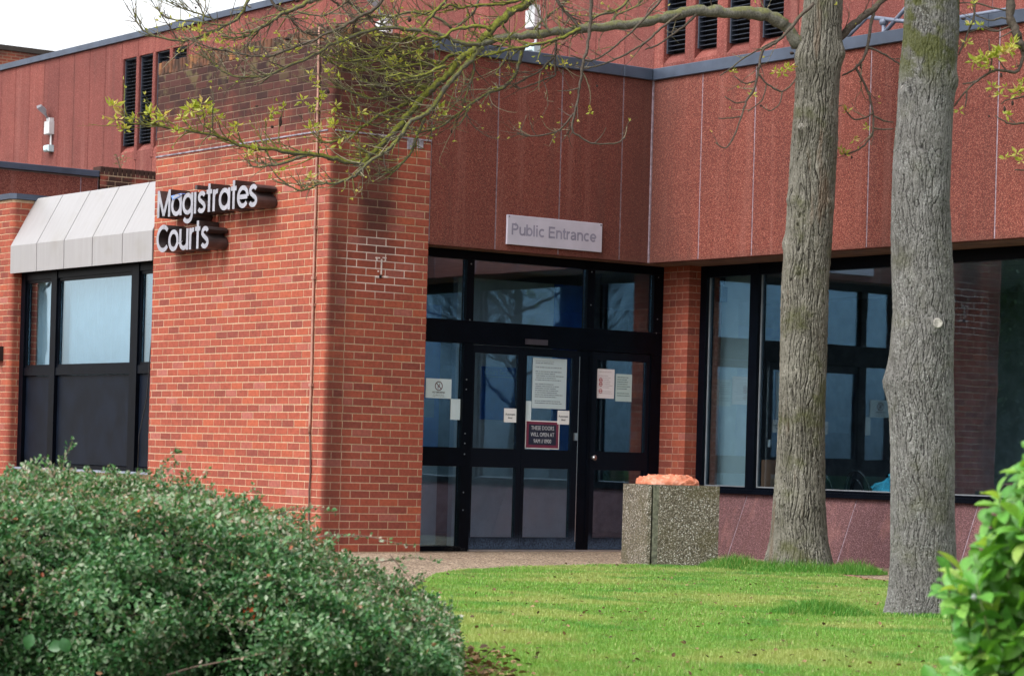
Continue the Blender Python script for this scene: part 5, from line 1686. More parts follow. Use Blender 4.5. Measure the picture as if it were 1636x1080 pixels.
kl = []
for (off, z, kr, kh, rg) in [(-.62, 4.05, .11, .03, True), (.05, 3.18, .17, .012, True), (-.85, 3.40, .09, .035, True), (.85, 3.35, .10, .02, True), (-.98, 3.0, .10, .028, False), (-.3, 2.62, .12, .012, True), (.95, 4.75, .16, .05, False), (-.8, 4.72, .17, .05, False), (.2, 4.3, .1, .01, True)]:
    p, _ = on_trunk(TRUNK_LEFT, off, z); kl.append((p.x, p.y, p.z, kr, kh, rg))
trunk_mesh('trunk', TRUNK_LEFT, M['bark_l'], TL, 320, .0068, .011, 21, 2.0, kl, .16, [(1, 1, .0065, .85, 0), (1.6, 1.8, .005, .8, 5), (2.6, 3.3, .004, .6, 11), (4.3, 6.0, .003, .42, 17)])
kr_ = []
for (off, z, kr, kh, rg) in [(.45, 1.91, .10, .014, True), (-1.0, 1.52, .13, .022, False), (-.75, 3.42, .08, .022, True), (.92, 3.50, .10, .03, True), (-.1, 2.95, .14, .008, True), (.6, 2.75, .1, .012, False), (-.4, 3.9, .08, .01, True)]:
    p, _ = on_trunk(TRUNK_RIGHT, off, z); kr_.append((p.x, p.y, p.z, kr, kh, rg))
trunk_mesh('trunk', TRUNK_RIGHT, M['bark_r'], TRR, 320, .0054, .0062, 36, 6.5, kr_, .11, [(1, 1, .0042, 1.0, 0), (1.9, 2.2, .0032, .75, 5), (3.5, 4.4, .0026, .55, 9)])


def scar(data, off, z, rx, rz, par):
    p, to = on_trunk(data, off, z, 1.06)
    rt = Vector((-to.y, to.x, 0)); n = (to + rt * off * .6).normalized(); rt = UP.cross(n)
    q = MB()
    vs = [p + n * .012]
    for ring_, (k, h) in enumerate([(.75, .008), (1.0, .012), (1.25, -.02)]):
        for i in range(18):
            a = 2 * math.pi * i / 18
            kk = k * (1 + .06 * math.sin(3 * a + ring_))
            vs.append(p + rt * (rx * kk * math.cos(a)) + UP * (rz * kk * math.sin(a)) + n * h)
    fs = [(0, 1 + i, 1 + (i + 1) % 18) for i in range(18)]
    for rr in range(2):
        fs += [(1 + rr * 18 + i, 1 + (rr + 1) * 18 + i, 1 + (rr + 1) * 18 + (i + 1) % 18, 1 + rr * 18 + (i + 1) % 18) for i in range(18)]
    q.add(vs, fs)
    return q.build('branch_scar', M['scar'], par, smooth=True)


M['scar'] = plain('scar_wood', (.36, .34, .31), .9, var=.35, vs=45)
scar(TRUNK_RIGHT, .47, 1.915, .030, .030, TRR)
scar(TRUNK_LEFT, -.60, 4.06, .024, .030, TL)
scar(TRUNK_RIGHT, -.80, 3.43, .010, .032, TRR)

TREES = {'L': TL, 'R': TRR}
twig = {'L': MB(), 'R': MB()}
bud = {'L': MB(), 'R': MB()}
cam_r = RGT


def leaflet(mb, p, d, size, rnd=None):
    d = Vector(d).normalized()
    s_ = d.cross(Vector((rng.uniform(-1, 1), rng.uniform(-1, 1), rng.uniform(-.4, 1)))).normalized() * size * .20
    n_ = d.cross(s_).normalized() * size * .10
    mb.add([p, p + d * size * .45 + s_ + n_, p + d * size + n_ * -.6, p + d * size * .45 - s_ + n_], [(0, 1, 2), (0, 2, 3)], 0, rng.random() if rnd is None else rnd)


def grow(t, p, d, L, r, depth, moss):
    n = max(3, int(L / .055))
    pts, rad_ = [p.copy()], [r]
    dd = d.normalized()
    lift = rng.uniform(-.02, .14)
    bend = Vector((rng.uniform(-1, 1), rng.uniform(-1, 1), rng.uniform(-.4, .4))) * .13
    for i in range(n):
        dd = (dd + bend + UP * lift + Vector((rng.uniform(-1, 1), rng.uniform(-1, 1), rng.uniform(-1, 1))) * .20).normalized()
        pts.append(pts[-1] + dd * (L / n)); rad_.append(r * (1 - .62 * (i + 1) / n))
        if depth > 0 and rng.random() < .36:
            sd = (dd + Vector((rng.uniform(-1, 1), rng.uniform(-1, 1), rng.uniform(-.6, 1))) * .85).normalized()
            grow(t, pts[-1], sd, L * rng.uniform(.25, .55), rad_[-1] * .8, depth - 1, moss)
        elif rng.random() < .5:
            # spur
            sd = (dd * .4 + Vector((rng.uniform(-1, 1), rng.uniform(-1, 1), rng.uniform(-.2, 1)))).normalized()
            twig[t].tube([pts[-1], pts[-1] + sd * rng.uniform(.015, .06)], [rad_[-1] * .8, rad_[-1] * .6], 4, 3 if rng.random() < .5 else mslot(moss))
    twig[t].tube(pts, rad_, 5, mslot(moss), cap=False)
    if rng.random() < .34:
        for _ in range(rng.choice([2, 3, 3, 4])): leaflet(bud[t], pts[-1], dd + Vector((rng.uniform(-1, 1), rng.uniform(-1, 1), rng.uniform(-.3, 1))) * .8, rng.uniform(.018, .040))


def mslot(m):
    if m < .6 and rng.random() < .28: return 3
    return 0 if m > .62 else (1 if m > .28 else 2)


MS = [M['branch_moss'], M['branch_mid'], M['branch_bare'], M['branch_pale']]
for bi, (t, r0, r1, moss, flat) in enumerate(BRANCHES):
    pts = [Vector(flat[i:i + 3]) for i in range(0, len(flat), 3)]
    cp_ = catmull(pts, 4)
    if .017 < r0 < .08: r0 *= .86; r1 *= .9
    n = len(cp_)
    # knobbly line
    out, rad_ = [], []
    for i, p in enumerate(cp_):
        f_ = i / (n - 1)
        r = r0 + (r1 - r0) * f_
        j = min(r * .45, .010)
        out.append(p + Vector((rng.uniform(-1, 1), rng.uniform(-1, 1), rng.uniform(-1, 1))) * j)
        rad_.append(r * rng.uniform(.86, 1.16))
    q = MB(); q.tube(out, rad_, 10 if r0 > .03 else 7)
    q.build('branch', M['branch_limb'] if r0 > .05 and moss < .4 else MS[0 if moss > .62 else (1 if moss > .28 else 2)], TREES[t], smooth=True)
    # side shoots
    Ltot = sum((out[i + 1] - out[i]).length for i in range(n - 1))
    dens = 27.0 if t == 'L' and pts[len(pts) // 2].x < 3.0 else 4.0
    if bi >= len(BRANCHES) - 3: dens = 2.5
    cnt = int(Ltot * dens)
    for _ in range(cnt):
        f_ = rng.uniform(.12, 1.0) ** .85
        i = min(n - 2, int(f_ * (n - 1)))
        p = out[i]
        tdir = (out[i + 1] - out[i]).normalized()
        away = Vector((rng.uniform(-1, 1), rng.uniform(-1, 1), rng.uniform(-.55, 1.0)))
        d = (tdir * .9 + away * .9).normalized()
        # keep the spray near the plane of the crown face so that it does not run into the wall
        d = (d - FWD * d.dot(FWD) * .55).normalized()
        big = rng.random() < .35
        L = rng.uniform(.18, .48) if big else rng.uniform(.06, .22)
        if t == 'R': L *= .7
        grow(t, p, d, L, min(rad_[i] * .62, rng.uniform(.0042, .0080)), 1 if big else 0, moss + rng.uniform(-.25, .1))

# upper crowns, above the frame (seen in the panes' reflections)
def crown(t, p, d, L, r, depth):
    n = 6
    pts, rad_ = [p.copy()], [r]
    dd = d.normalized()
    for i in range(n):
        dd = (dd + UP * .05 + Vector((rng.uniform(-1, 1), rng.uniform(-1, 1), rng.uniform(-.6, .8))) * .22).normalized()
        pts.append(pts[-1] + dd * L / n); rad_.append(r * (1 - .6 * (i + 1) / n))
        if depth > 0 and i >= 1:
            for _ in range(2):
                sd = (dd + Vector((rng.uniform(-1, 1), rng.uniform(-1, 1), rng.uniform(-.4, .8)))).normalized()
                crown(t, pts[-1], sd, L * rng.uniform(.42, .62), rad_[-1] * .62, depth - 1)
    upper[t].tube(pts, rad_, 5 if r > .015 else 3, 0, cap=False)


upper = {'L': MB(), 'R': MB()}
for t, data in (('L', TRUNK_LEFT), ('R', TRUNK_RIGHT)):
    top = [d for d in data if d[2] > 5.0]
    base = Vector(top[-1][:3])
    for k in range(7):
        a = k * 2.4 + rng.uniform(-.3, .3)
        p = Vector(data[-1][:3]) - UP * rng.uniform(0, (1.6 if t == 'L' else .9))
        crown(t, p, Vector((math.cos(a), math.sin(a), .75)), rng.uniform(2.6, 3.8), .06, 3 if k < 5 else 2)
    upper[t].build('upper_crown', M['branch_limb'], TREES[t], kind='stuff')
    twig[t].build('twigs', MS, TREES[t], smooth=True, kind='stuff')

for (t, n, s_, x, y, z) in TUFTS:
    c = Vector((x, y, z))
    for _ in range(n + 5):
        d = Vector((rng.uniform(-1, 1), rng.uniform(-1, 1), rng.uniform(-.5, 1)))
        leaflet(bud[t], c + d * s_ * .25, d, s_ * rng.uniform(.85, 1.5))
    twig[t] and None
for t in 'LR': bud[t].build('young_leaves', M['young'], TREES[t], kind='stuff')
M['seed'] = plain('seed_head', (.028, .016, .013), .9, var=.3, vs=60)
for (t, w, h, x, y, z) in SEEDS:
    q = MB()
    vs, fs = [], []
    for i in range(7):
        for k in range(8):
            a = math.pi * i / 6; b_ = 2 * math.pi * k / 8
            rr = max(.08, math.sin(a)) * w * .62 * (1 + .2 * math.sin(5 * b_ + i))
            vs.append((x + math.cos(b_) * rr, y + math.sin(b_) * rr, z + h * .62 * math.cos(a)))
    for i in range(6):
        for k in range(8): fs.append((i * 8 + k, (i + 1) * 8 + k, (i + 1) * 8 + (k + 1) % 8, i * 8 + (k + 1) % 8))
    q.add(vs, fs); q.build('seed_cluster', M['seed'], TREES[t], smooth=True)

# bare trees outside the frame, mirrored in the panes
def far_tree(x, y, label, zb, scale, levels=3):
    o = empty('bare_tree', (x, y, 0), label, 'tree')
    t = MB(); t.tube([(x, y, 0), (x + .1, y, zb), (x, y + .1, zb + 3.2 * scale)], [.22, .17, .06], 8); t.build('trunk', M['branch_limb'], o)
    upper['F'] = MB()
    for k in range(11):
        a = k * 2.4
        crown('F', Vector((x + .05, y + .05, zb + .28 * k * scale)), Vector((math.cos(a), math.sin(a), .35)), rng.uniform(2.4, 3.6) * scale, .05, levels)
    upper['F'].build('crown', M['branch_bare'], o, kind='stuff')


far_tree(31, -20.5, 'bare tree mirrored in the glass above the entrance doors', 2.2, 1.25)
far_tree(-37, -18.6, 'bare tree mirrored in the canopied window', 4.6, 1.1)
# evergreen outside the frame on the left; the wide window mirrors it at its right end
EV = empty('evergreen_tree', (-8.5, -13.5, 0), 'dark evergreen mirrored at the right end of the wide window', 'tree')
q = MB(); q.tube([(-8.5, -13.5, 0), (-8.45, -13.5, 3), (-8.5, -13.45, 6.4)], [.16, .11, .03], 8); q.build('trunk', M['branch_bare'], EV)
q = MB()
for _ in range(15000):
    z = rng.uniform(.2, 6.8); rr = (2.3 * (1 - z / 7.6) + .25) * rng.uniform(.3, 1.05); a = rng.uniform(0, 6.283)
    p = Vector((-8.5 + rr * math.cos(a), -13.5 + rr * math.sin(a), z)); d = Vector((math.cos(a), math.sin(a), rng.uniform(-.6, .5))).normalized() * rng.uniform(.10, .24)
    s_ = d.cross(Vector((rng.uniform(-1, 1), rng.uniform(-1, 1), 1))).normalized() * rng.uniform(.02, .05)
    q.add([p, p + d * .5 + s_, p + d, p + d * .5 - s_], [(0, 1, 2, 3)])
q.tube([(-8.5, -13.5, .1), (-8.5, -13.5, 2.5), (-8.5, -13.5, 5.5), (-8.5, -13.5, 6.6)], [1.35, 1.25, .55, .05], 14)
M['evergreen'] = leaf_mat('evergreen_leaf', [(0, (.02, .06, .015)), (1, (.06, .13, .03))], .6, .15)
q.build('crown', M['evergreen'], EV, kind='stuff')

# ================================================================== cotoneaster in the foreground
PROF = [(-3.2, .80), (-2.178, .844), (-1.912, .868), (-1.538, .845), (-1.297, .800), (-1.029, .735), (-.838, .620), (-.676, .530), (-.46, .442), (-.298, .360), (-.216, .265), (-.185, .14), (-.18, .0)]
px_s = np.array([p[0] for p in PROF]); pz_s = np.array([p[1] for p in PROF])
HD = 11.0


def W3(s_, D, z):
    p = CAM_LOC + RGT * s_ + FWD * D
    return Vector((p.x, p.y, z))


def hedge_h(s_):
    """shoulder height of the shrub at lateral position s_ (metres right of the camera axis, seen at 11 m)"""
    return float(np.interp(s_, px_s, pz_s))


SH = empty('cotoneaster_shrub', tuple(W3(-1.4, HD, 0)), 'low spreading grey-green cotoneaster shrub in the left foreground', 'shrub')
nr = np.random.default_rng(5)
# solid core for the twig mass, with inner shade put into its near-black colour
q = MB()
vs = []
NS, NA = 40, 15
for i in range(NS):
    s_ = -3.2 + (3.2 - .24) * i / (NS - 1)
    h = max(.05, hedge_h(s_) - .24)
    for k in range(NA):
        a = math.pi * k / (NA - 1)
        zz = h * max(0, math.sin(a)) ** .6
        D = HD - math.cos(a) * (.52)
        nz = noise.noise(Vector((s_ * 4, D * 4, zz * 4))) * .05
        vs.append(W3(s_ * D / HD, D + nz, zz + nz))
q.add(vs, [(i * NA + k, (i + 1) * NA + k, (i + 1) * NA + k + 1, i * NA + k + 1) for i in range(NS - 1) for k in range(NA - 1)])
q.build('shade_core', plain('twig_shade', (.008, .009, .005), .95, 0, .1, .5, 40), SH, kind='stuff')


def leaves_np(P, Dv, Nv, size, wid):
    """folded pointed leaves: P base, Dv direction, Nv up normal -> verts, tri faces"""
    n = len(P)
    S_ = np.cross(Dv, Nv); S_ /= np.linalg.norm(S_, axis=1, keepdims=True) + 1e-9
    N2 = np.cross(S_, Dv)
    sz = size[:, None]
    v0 = P; v1 = P + Dv * sz * .35 + S_ * sz * wid + N2 * sz * .10; v2 = P + Dv * sz * .72 + S_ * sz * wid * .82 + N2 * sz * .08
    v3 = P + Dv * sz - N2 * sz * .05; v4 = P + Dv * sz * .72 - S_ * sz * wid * .82 + N2 * sz * .08; v5 = P + Dv * sz * .35 - S_ * sz * wid + N2 * sz * .10
    V = np.stack([v0, v1, v2, v3, v4, v5], 1).reshape(-1, 3)
    b = (np.arange(n) * 6)[:, None]
    Fq = np.concatenate([b + [0, 1, 2, 3], b + [0, 3, 4, 5]], 1).reshape(-1, 4)
    return V, Fq


def rand_unit(n):
    v = nr.normal(size=(n, 3)); return v / np.linalg.norm(v, axis=1, keepdims=True)


NL = 105000
s_r = nr.uniform(-3.1, -.17, NL)
qf = nr.uniform(0, .985, NL)
a_r = np.where(nr.random(NL) < .52, np.arcsin(qf ** (1 / .55)), nr.uniform(.30, math.pi * .93, NL))
t_in = nr.random(NL) ** 1.5 * .27
h_r = np.interp(s_r, px_s, pz_s)
lump = np.array([noise.noise(Vector((a * 2.6, b * 3.4, 1.7))) for a, b in zip(s_r, a_r)]) * .27 + np.array([noise.noise(Vector((a * 7, b * 7, 4))) for a, b in zip(s_r, a_r)]) * .06
front = np.clip(1 - a_r / 1.5, 0, 1)
rad_h = np.maximum(.02, h_r - t_in - .032 + lump * .45 - np.maximum(0, lump) * .2)
z_r = rad_h * np.maximum(0, np.sin(a_r)) ** .55
D_r = HD - np.cos(a_r) * (1.06 - t_in + lump * 1.6)
keep = (z_r > .02)
# leave hollows low down where the inside shows
hol = np.array([noise.noise(Vector((a * 3.1 + 5, z * 4.6, 9))) for a, z in zip(s_r, z_r)])
keep &= ~((hol > .20) & (z_r < h_r * .82) & (a_r < 1.2) & (t_in < .16) & (nr.random(NL) < .85))
s_r, a_r, z_r, D_r, t_in = s_r[keep], a_r[keep], z_r[keep], D_r[keep], t_in[keep]
n_ = len(s_r)
Rv, Fv = np.array(RGT), np.array(FWD)
P = np.array(CAM_LOC)[None, :] + Rv[None] * (s_r * D_r / HD)[:, None] + Fv[None] * D_r[:, None]
P[:, 2] = z_r
out_n = -np.cos(a_r)[:, None] * Fv[None] + np.maximum(.15, np.sin(a_r))[:, None] * np.array([0, 0, 1.])
out_n /= np.linalg.norm(out_n, axis=1, keepdims=True)
Dv = rand_unit(n_) + out_n * .35 + np.array([0, 0, -.15]); Dv /= np.linalg.norm(Dv, axis=1, keepdims=True)
Nv = rand_unit(n_) * .7 + out_n * .6 + np.array([0, 0, .45])
Vh, Fh = leaves_np(P, Dv, Nv, nr.uniform(.017, .032, n_), .25)
tip_sky = (np.sin(a_r) > .80) & (t_in < .06)  # upper leaves paler: young tips, plus sky reflection put into the colour
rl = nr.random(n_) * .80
rl = np.where(tip_sky, np.clip(nr.random(n_) * .66 + .30, 0, 1), rl)
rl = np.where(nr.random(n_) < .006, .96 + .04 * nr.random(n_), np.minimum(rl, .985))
red = (np.abs(s_r + 1.08) < .045) & (np.abs(z_r - .33) < .035) & (a_r < 1.2)
rl = np.where(red & (nr.random(n_) < .3), 1.0, rl)
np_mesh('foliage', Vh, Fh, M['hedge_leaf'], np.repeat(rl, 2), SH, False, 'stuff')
# arching shoots standing clear of the mass
q = MB(); ql = []
def shoot(p, d, L, droop, r=.004):
    pts = [Vector(p)]; dd = Vector(d).normalized()
    n = 12
    for i in range(n):
        dd = (dd + Vector((0, 0, -droop)) + Vector((rng.uniform(-1, 1), rng.uniform(-1, 1), rng.uniform(-1, 1))) * .10).normalized()
        pts.append(pts[-1] + dd * L / n)
        for _ in range(3):
            ql.append((pts[-1] + Vector((rng.uniform(-1, 1), rng.uniform(-1, 1), rng.uniform(-1, 1))) * .012, (dd * .5 + Vector((rng.uniform(-1, 1), rng.uniform(-1, 1), rng.uniform(-.3, 1)))).normalized(), rng.uniform(.012, .024)))
    q.tube(pts, [r * (1 - .7 * i / n) for i in range(n + 1)], 4)


for _ in range(520):
    s_ = rng.uniform(-2.8, -.2); aa = rng.uniform(.12, 2.2)
    hh = hedge_h(s_); z = (hh - .05) * max(0, math.sin(aa)) ** .55; D = HD - math.cos(aa) * .98
    if z < .05: continue
    o_ = (-FWD * math.cos(aa) + UP * max(.1, math.sin(aa))).normalized()
    shoot(W3(s_ * D / HD, D, z), o_ * .8 + RGT * rng.uniform(-1.1, 1.1) + UP * rng.uniform(-.5, .5), rng.uniform(.10, .24) * (.5 if aa > .8 else 1), rng.uniform(.03, .15), .0024)
for _ in range(45):
    s_ = rng.uniform(-2.6, -.2); D = HD + rng.uniform(-.55, .5)
    shoot(W3(s_ * D / HD, D, hedge_h(s_) - .11), RGT * rng.uniform(-1, 1) + UP * rng.uniform(.5, 1.4) + FWD * rng.uniform(-.6, .4), rng.uniform(.10, .22), rng.uniform(0, .1), .0028)
shoot(W3(-.86, 10.9, .60), RGT * 1.0 + UP * .22, .48, .028, .004)
shoot(W3(-.62, 10.8, .50), RGT * 1.0 + UP * .35, .34, .06, .0035)
shoot(W3(-.50, 10.8, .55), RGT * .6 - UP * .6, .26, .02, .003)
shoot(W3(-.98, 10.9, .70), RGT * .9 + UP * .5, .25, .08, .003)
shoot(W3(-1.92, 11, .84), UP + RGT * .15, .16, 0, .003)
shoot(W3(-1.52, 11, .82), UP + RGT * .35, .17, .05, .003)
shoot(W3(-1.3, 9.9, .10), RGT * .9 + UP * .35, .40, -.01, .005)
q.build('shoots', plain('shoot_bark', (.16, .11, .085), .9, var=.2), SH, kind='stuff', smooth=True)
Pq = np.array([tuple(a) for a, b, c in ql]); Dq = np.array([tuple(b) for a, b, c in ql]); Sq = np.array([c for a, b, c in ql])
Vq, Fq_ = leaves_np(Pq, Dq, rand_unit(len(ql)), Sq, .27)
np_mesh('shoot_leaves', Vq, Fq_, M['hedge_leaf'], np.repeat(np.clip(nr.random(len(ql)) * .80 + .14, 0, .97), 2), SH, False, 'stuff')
# two broad bright leaves of a weed low in the shrub
broad = []
for (s_, z, rot) in [(-2.05, .155, .3), (-1.87, .145, -.4), (-1.96, .16, 1.2)]:
    c = W3(s_ * 9.85 / 11, 9.85, z + .03)
    d = (UP * math.cos(rot) + RGT * math.sin(rot) - FWD * .3).normalized(); zax = (-FWD + UP * .3).normalized(); xax = d.cross(zax).normalized(); zax = xax.cross(d)
    mt = Matrix((xax, d, zax)).transposed().to_4x4() @ Matrix.Diagonal((1.2, .78, .9, 1.0)); mt.translation = c + FWD * .03
    broad.append(mt)

# ================================================================== bright bush at the right edge
BU = empty('broadleaf_bush', tuple(W3(1.55, 7.0, 0)), 'bright green broad-leaved bush at the right edge, out of focus', 'bush')


def leaf_mesh(L, w, fold, droop):
    v, f = [], []
    st = [(0, .04), (.18, .45), (.42, .90), (.66, 1.0), (.86, .68), (1, .03)]
    for (t, ww) in st:
        zz = -droop * t * t * L
        v += [(-w * ww, t * L, zz + fold * w * ww), (0, t * L, zz), (w * ww, t * L, zz + fold * w * ww)]
    for i in range(len(st) - 1):
        a = i * 3
        f += [(a, a + 1, a + 4, a + 3), (a + 1, a + 2, a + 5, a + 4)]
    q = MB(); q.add(v, f)
    return q.mesh('leaf', M['bush_leaf'], True)


LM = [leaf_mesh(.080, .020, .45, .25), leaf_mesh(.070, .019, .3, .5), leaf_mesh(.088, .022, .5, .1), leaf_mesh(.062, .018, .35, .35)]
for mt in broad:
    q2 = MB(); q2.add([mt @ v.co for v in LM[0].vertices], [tuple(p.vertices) for p in LM[0].polygons], 0, .22); q2.build('broad_leaf', M['hedge_leaf'], SH, smooth=True)
BP = [(1.06, .33), (1.17, .41), (1.20, .547), (1.115, .64), (1.16, .70), (1.22, .79), (1.265, .88), (1.325, .985), (1.40, 1.06), (1.6, 1.12), (2.0, 1.15)]
bz = np.array([b[1] for b in BP]); bs = np.array([b[0] for b in BP])
stem = MB(); inner = MB()
nleaf = 0
tips = []
for i in range(46):
    z = rng.uniform(.34, 1.07)
    e = float(np.interp(z, bz, bs))
    s_ = e + .095 + abs(rng.gauss(0, .10)) if i % 3 else e + .07
    if s_ > 1.55: s_ = rng.uniform(e + .07, 1.5)
    tips.append((s_, 7.0 + rng.uniform(-.22, .25), z))
tips += [(1.21, 6.9, .655), (1.32, 6.9, .90), (1.30, 6.95, .83), (1.46, 6.9, 1.06), (1.40, 6.95, .99), (1.27, 6.9, .50), (1.23, 6.9, .40)]
tips.sort(key=lambda t: t[0])
for (s_, D, z) in tips:
    c = W3(s_ * D / 7.0, D, z)
    ax = (UP * rng.uniform(.5, 1.1) - RGT * rng.uniform(.1, .8) - FWD * rng.uniform(0, .5)).normalized()
    base = c - ax * .16
    stem.tube([base, c], [.0045, .0028], 5)
    ph = rng.uniform(0, 6.28)
    t1 = ax.orthogonal().normalized(); t2 = ax.cross(t1)
    for k in range(rng.choice([6, 7, 8, 8])):
        a = ph + k * 2.399
        out_ = t1 * math.cos(a) + t2 * math.sin(a)
        elev = .15 + .14 * k * rng.uniform(.7, 1.1)
        d = (out_ * math.cos(elev) + ax * math.sin(elev)).normalized()
        xax = d.cross(ax).normalized(); zax = xax.cross(d).normalized()
        mt = Matrix((xax, d, zax)).transposed().to_4x4()
        sc_ = rng.uniform(.75, 1.12)
        mt = mt @ Matrix.Scale(sc_, 4)
        mt.translation = c - ax * (.05 - .007 * k)
        if nleaf < 298:
            o = bpy.data.objects.new('leaf', LM[rng.randrange(4)]); COL.objects.link(o)
            parent(o, BU)
            o.matrix_world = mt
            o.matrix_basis = mt
            nleaf += 1
        else:
            me = LM[rng.randrange(4)]
            inner.add([mt @ v.co for v in me.vertices], [tuple(p.vertices) for p in me.polygons])
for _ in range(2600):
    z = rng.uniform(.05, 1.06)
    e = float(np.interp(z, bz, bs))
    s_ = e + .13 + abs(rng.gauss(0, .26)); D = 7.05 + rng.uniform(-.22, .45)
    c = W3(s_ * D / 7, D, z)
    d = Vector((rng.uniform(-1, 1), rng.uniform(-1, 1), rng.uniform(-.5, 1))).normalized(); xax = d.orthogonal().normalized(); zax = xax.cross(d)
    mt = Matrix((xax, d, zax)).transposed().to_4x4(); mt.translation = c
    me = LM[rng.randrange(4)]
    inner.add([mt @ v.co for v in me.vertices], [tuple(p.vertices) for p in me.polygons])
for k in range(9):
    s_ = 1.35 + .06 * k
    stem.tube([W3(1.5 + .02 * k, 7.15, 0), W3(s_, 7.1, .3), W3(s_ - .05, 7.05, .7 + .03 * k)], [.012, .009, .005], 6)
stem.build('stems', plain('green_stem', (.12, .17, .05), .7), BU, smooth=True)
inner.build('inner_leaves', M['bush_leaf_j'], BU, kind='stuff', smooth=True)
q = MB(); q.tube([W3(1.392, 6.85, .87), W3(1.392, 6.848, .885), W3(1.392, 6.85, .90)], [.006, .017, .005], 8); q.build('white_bud', M['white'], BU, smooth=True)
q = MB(); q.tube([W3(1.235, 6.85, .625), W3(1.235, 6.848, .633), W3(1.235, 6.85, .642)], [.003, .009, .003], 8); q.build('white_bud', M['white'], BU, smooth=True)

# ================================================================== grass
def in_poly(x, y, poly):
    c = np.zeros(len(x), bool)
    n = len(poly)
    for i in range(n):
        x0, y0 = poly[i]; x1, y1 = poly[(i + 1) % n]
        cnd = ((y0 > y) != (y1 > y)) & (x < (x1 - x0) * (y - y0) / (y1 - y0 + 1e-12) + x0)
        c ^= cnd
    return c


NG = 680000
Dg = 9.4 * (25.0 / 9.4) ** nr.random(NG)
Xg = nr.uniform(-.085, .245, NG)
pg = np.array(CAM_LOC)[None] + Fv[None] * Dg[:, None] + Rv[None] * (Xg * Dg)[:, None]
ok = in_poly(pg[:, 0], pg[:, 1], LAWN)
jx = nr.normal(0, .03, NG)
pg = pg[ok]; Dg = Dg[ok]
n_ = len(pg)
hgt = nr.uniform(.009, .026, n_) * np.clip(1.25 - .035 * (Dg - 10), .62, 1.2)
wid = nr.uniform(.0010, .0019, n_) * np.clip(Dg / 13, .9, 1.7)
clump = np.array([noise.noise(Vector((x * 2.2, y * 2.2, 0))) for x, y in pg[:, :2]])
hgt *= 1 + .6 * clump
# long unmown grass round the two trunks
extra = []
for (tx, ty, rr, cnt, hh) in [(3.78, -1.25, .62, 9000, .13), (3.35, -1.62, .34, 4200, .15), (4.25, -.98, .30, 2200, .14), (9.35, -5.25, .46, 6000, .042), (8.92, -5.78, .34, 5000, .12), (9.75, -4.95, .45, 6500, .13)]:
    a = nr.uniform(0, 6.28, cnt); r = rr * np.sqrt(nr.random(cnt))
    extra.append((np.stack([tx + r * np.cos(a), ty + r * np.sin(a), np.zeros(cnt)], 1), nr.uniform(.4, 1.1, cnt) * hh * np.clip(1.25 - r / rr, .25, 1)))
pe_ = np.concatenate([e[0] for e in extra]); he = np.concatenate([e[1] for e in extra])
pg = np.concatenate([pg, pe_]); hgt = np.concatenate([hgt, he]); wid = np.concatenate([wid, np.full(len(pe_), .0026)])
tall = np.concatenate([np.zeros(n_, bool), np.ones(len(pe_), bool)])
n_ = len(pg)
pg[:, 2] = .008
a = nr.uniform(0, 6.28, n_)
lean = np.stack([np.cos(a), np.sin(a), np.zeros(n_)], 1) * (hgt * nr.uniform(.15, .85, n_))[:, None]
sd = np.stack([-np.sin(a), np.cos(a), np.zeros(n_)], 1)
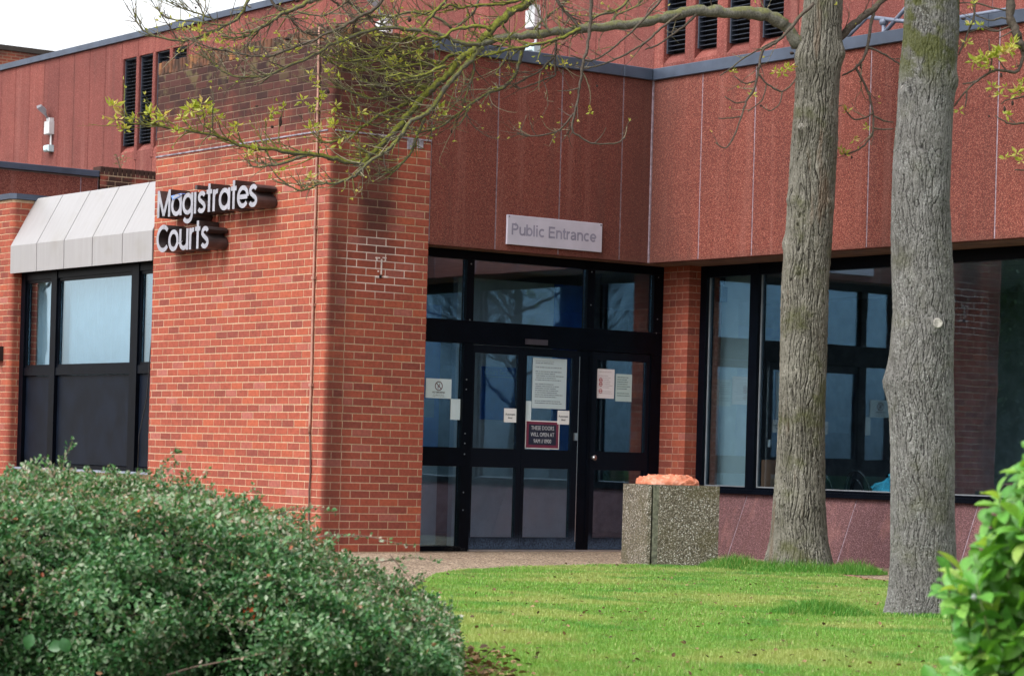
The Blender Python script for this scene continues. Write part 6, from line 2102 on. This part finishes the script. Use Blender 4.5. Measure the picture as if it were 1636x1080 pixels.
# turn blades so that most show their width
w_ = (sd + Rv[None] * .6) ; w_ /= np.linalg.norm(w_, axis=1, keepdims=True) + 1e-9
w_ = w_ * wid[:, None]
up_ = np.zeros((n_, 3)); up_[:, 2] = hgt
b0 = pg - w_; b1 = pg + w_
m0 = pg + up_ * .6 + lean * .35 - w_ * .7; m1 = pg + up_ * .6 + lean * .35 + w_ * .7
tp = pg + up_ + lean
V = np.stack([b0, b1, m1, m0, tp], 1).reshape(-1, 3)
i5 = (np.arange(n_) * 5)[:, None]
Ft = np.concatenate([i5 + [0, 1, 2], i5 + [0, 2, 3], i5 + [3, 2, 4]], 1).reshape(-1, 3)
rg = np.clip(nr.random(n_) * .93 + np.concatenate([clump * .25, np.zeros(len(pe_))]), 0, 1)
rg = np.where(nr.random(n_) < .04, .97, rg)
rg = np.where(tall & (nr.random(n_) < .7), -.05, rg)
np_mesh('grass', V, Ft, M['grass'], np.repeat(rg, 3), None, False, 'stuff')

# ---- dead leaves and bits on the lawn, at the shrub's foot and by the door
def litter(name, pts, smin, smax):
    P_ = np.array(pts); k = len(P_)
    d = rand_unit(k); d[:, 2] = np.abs(d[:, 2]) * .35; d /= np.linalg.norm(d, axis=1, keepdims=True)
    Vl, Fl = leaves_np(P_, d, rand_unit(k) * .5 + np.array([0, 0, .8]), nr.uniform(smin, smax, k), .36)
    return np_mesh(name, Vl, Fl, M['litter'], np.repeat(nr.random(k) ** 1.2, 2), None, False, 'stuff')


pts = []
for _ in range(620):
    D = 9.6 * (24 / 9.6) ** rng.random(); X = rng.uniform(-.04, .17)
    p = CAM_LOC + FWD * D + RGT * X * D
    pts.append((p.x, p.y, rng.uniform(.022, .034)))
P_ = np.array(pts); okl = in_poly(P_[:, 0], P_[:, 1], LAWN)
litter('fallen_leaves', P_[okl], .014, .034)
pts = []
for _ in range(420):
    s_ = rng.gauss(-.16, .10); D = rng.uniform(10.7, 12.6)
    p = W3(s_ * D / 11.5, D, rng.uniform(.0, .05)); pts.append(tuple(p))
litter('leaf_litter', pts, .02, .05)
pts = [(-.30 + rng.uniform(0, .09), -2.25 + abs(rng.gauss(0, .07)) * rng.choice([-1, .8]), rng.uniform(.005, .05)) for _ in range(130)]
o = litter('door_debris', pts, .012, .03)
o.data.materials[0] = M['void']
print('verts', sum(len(o.data.vertices) for o in SC.objects if o.type == 'MESH'), 'tris', sum(sum(len(p.vertices) - 2 for p in o.data.polygons) if len(o.data.polygons) < 200000 else len(o.data.polygons) for o in SC.objects if o.type == 'MESH'))
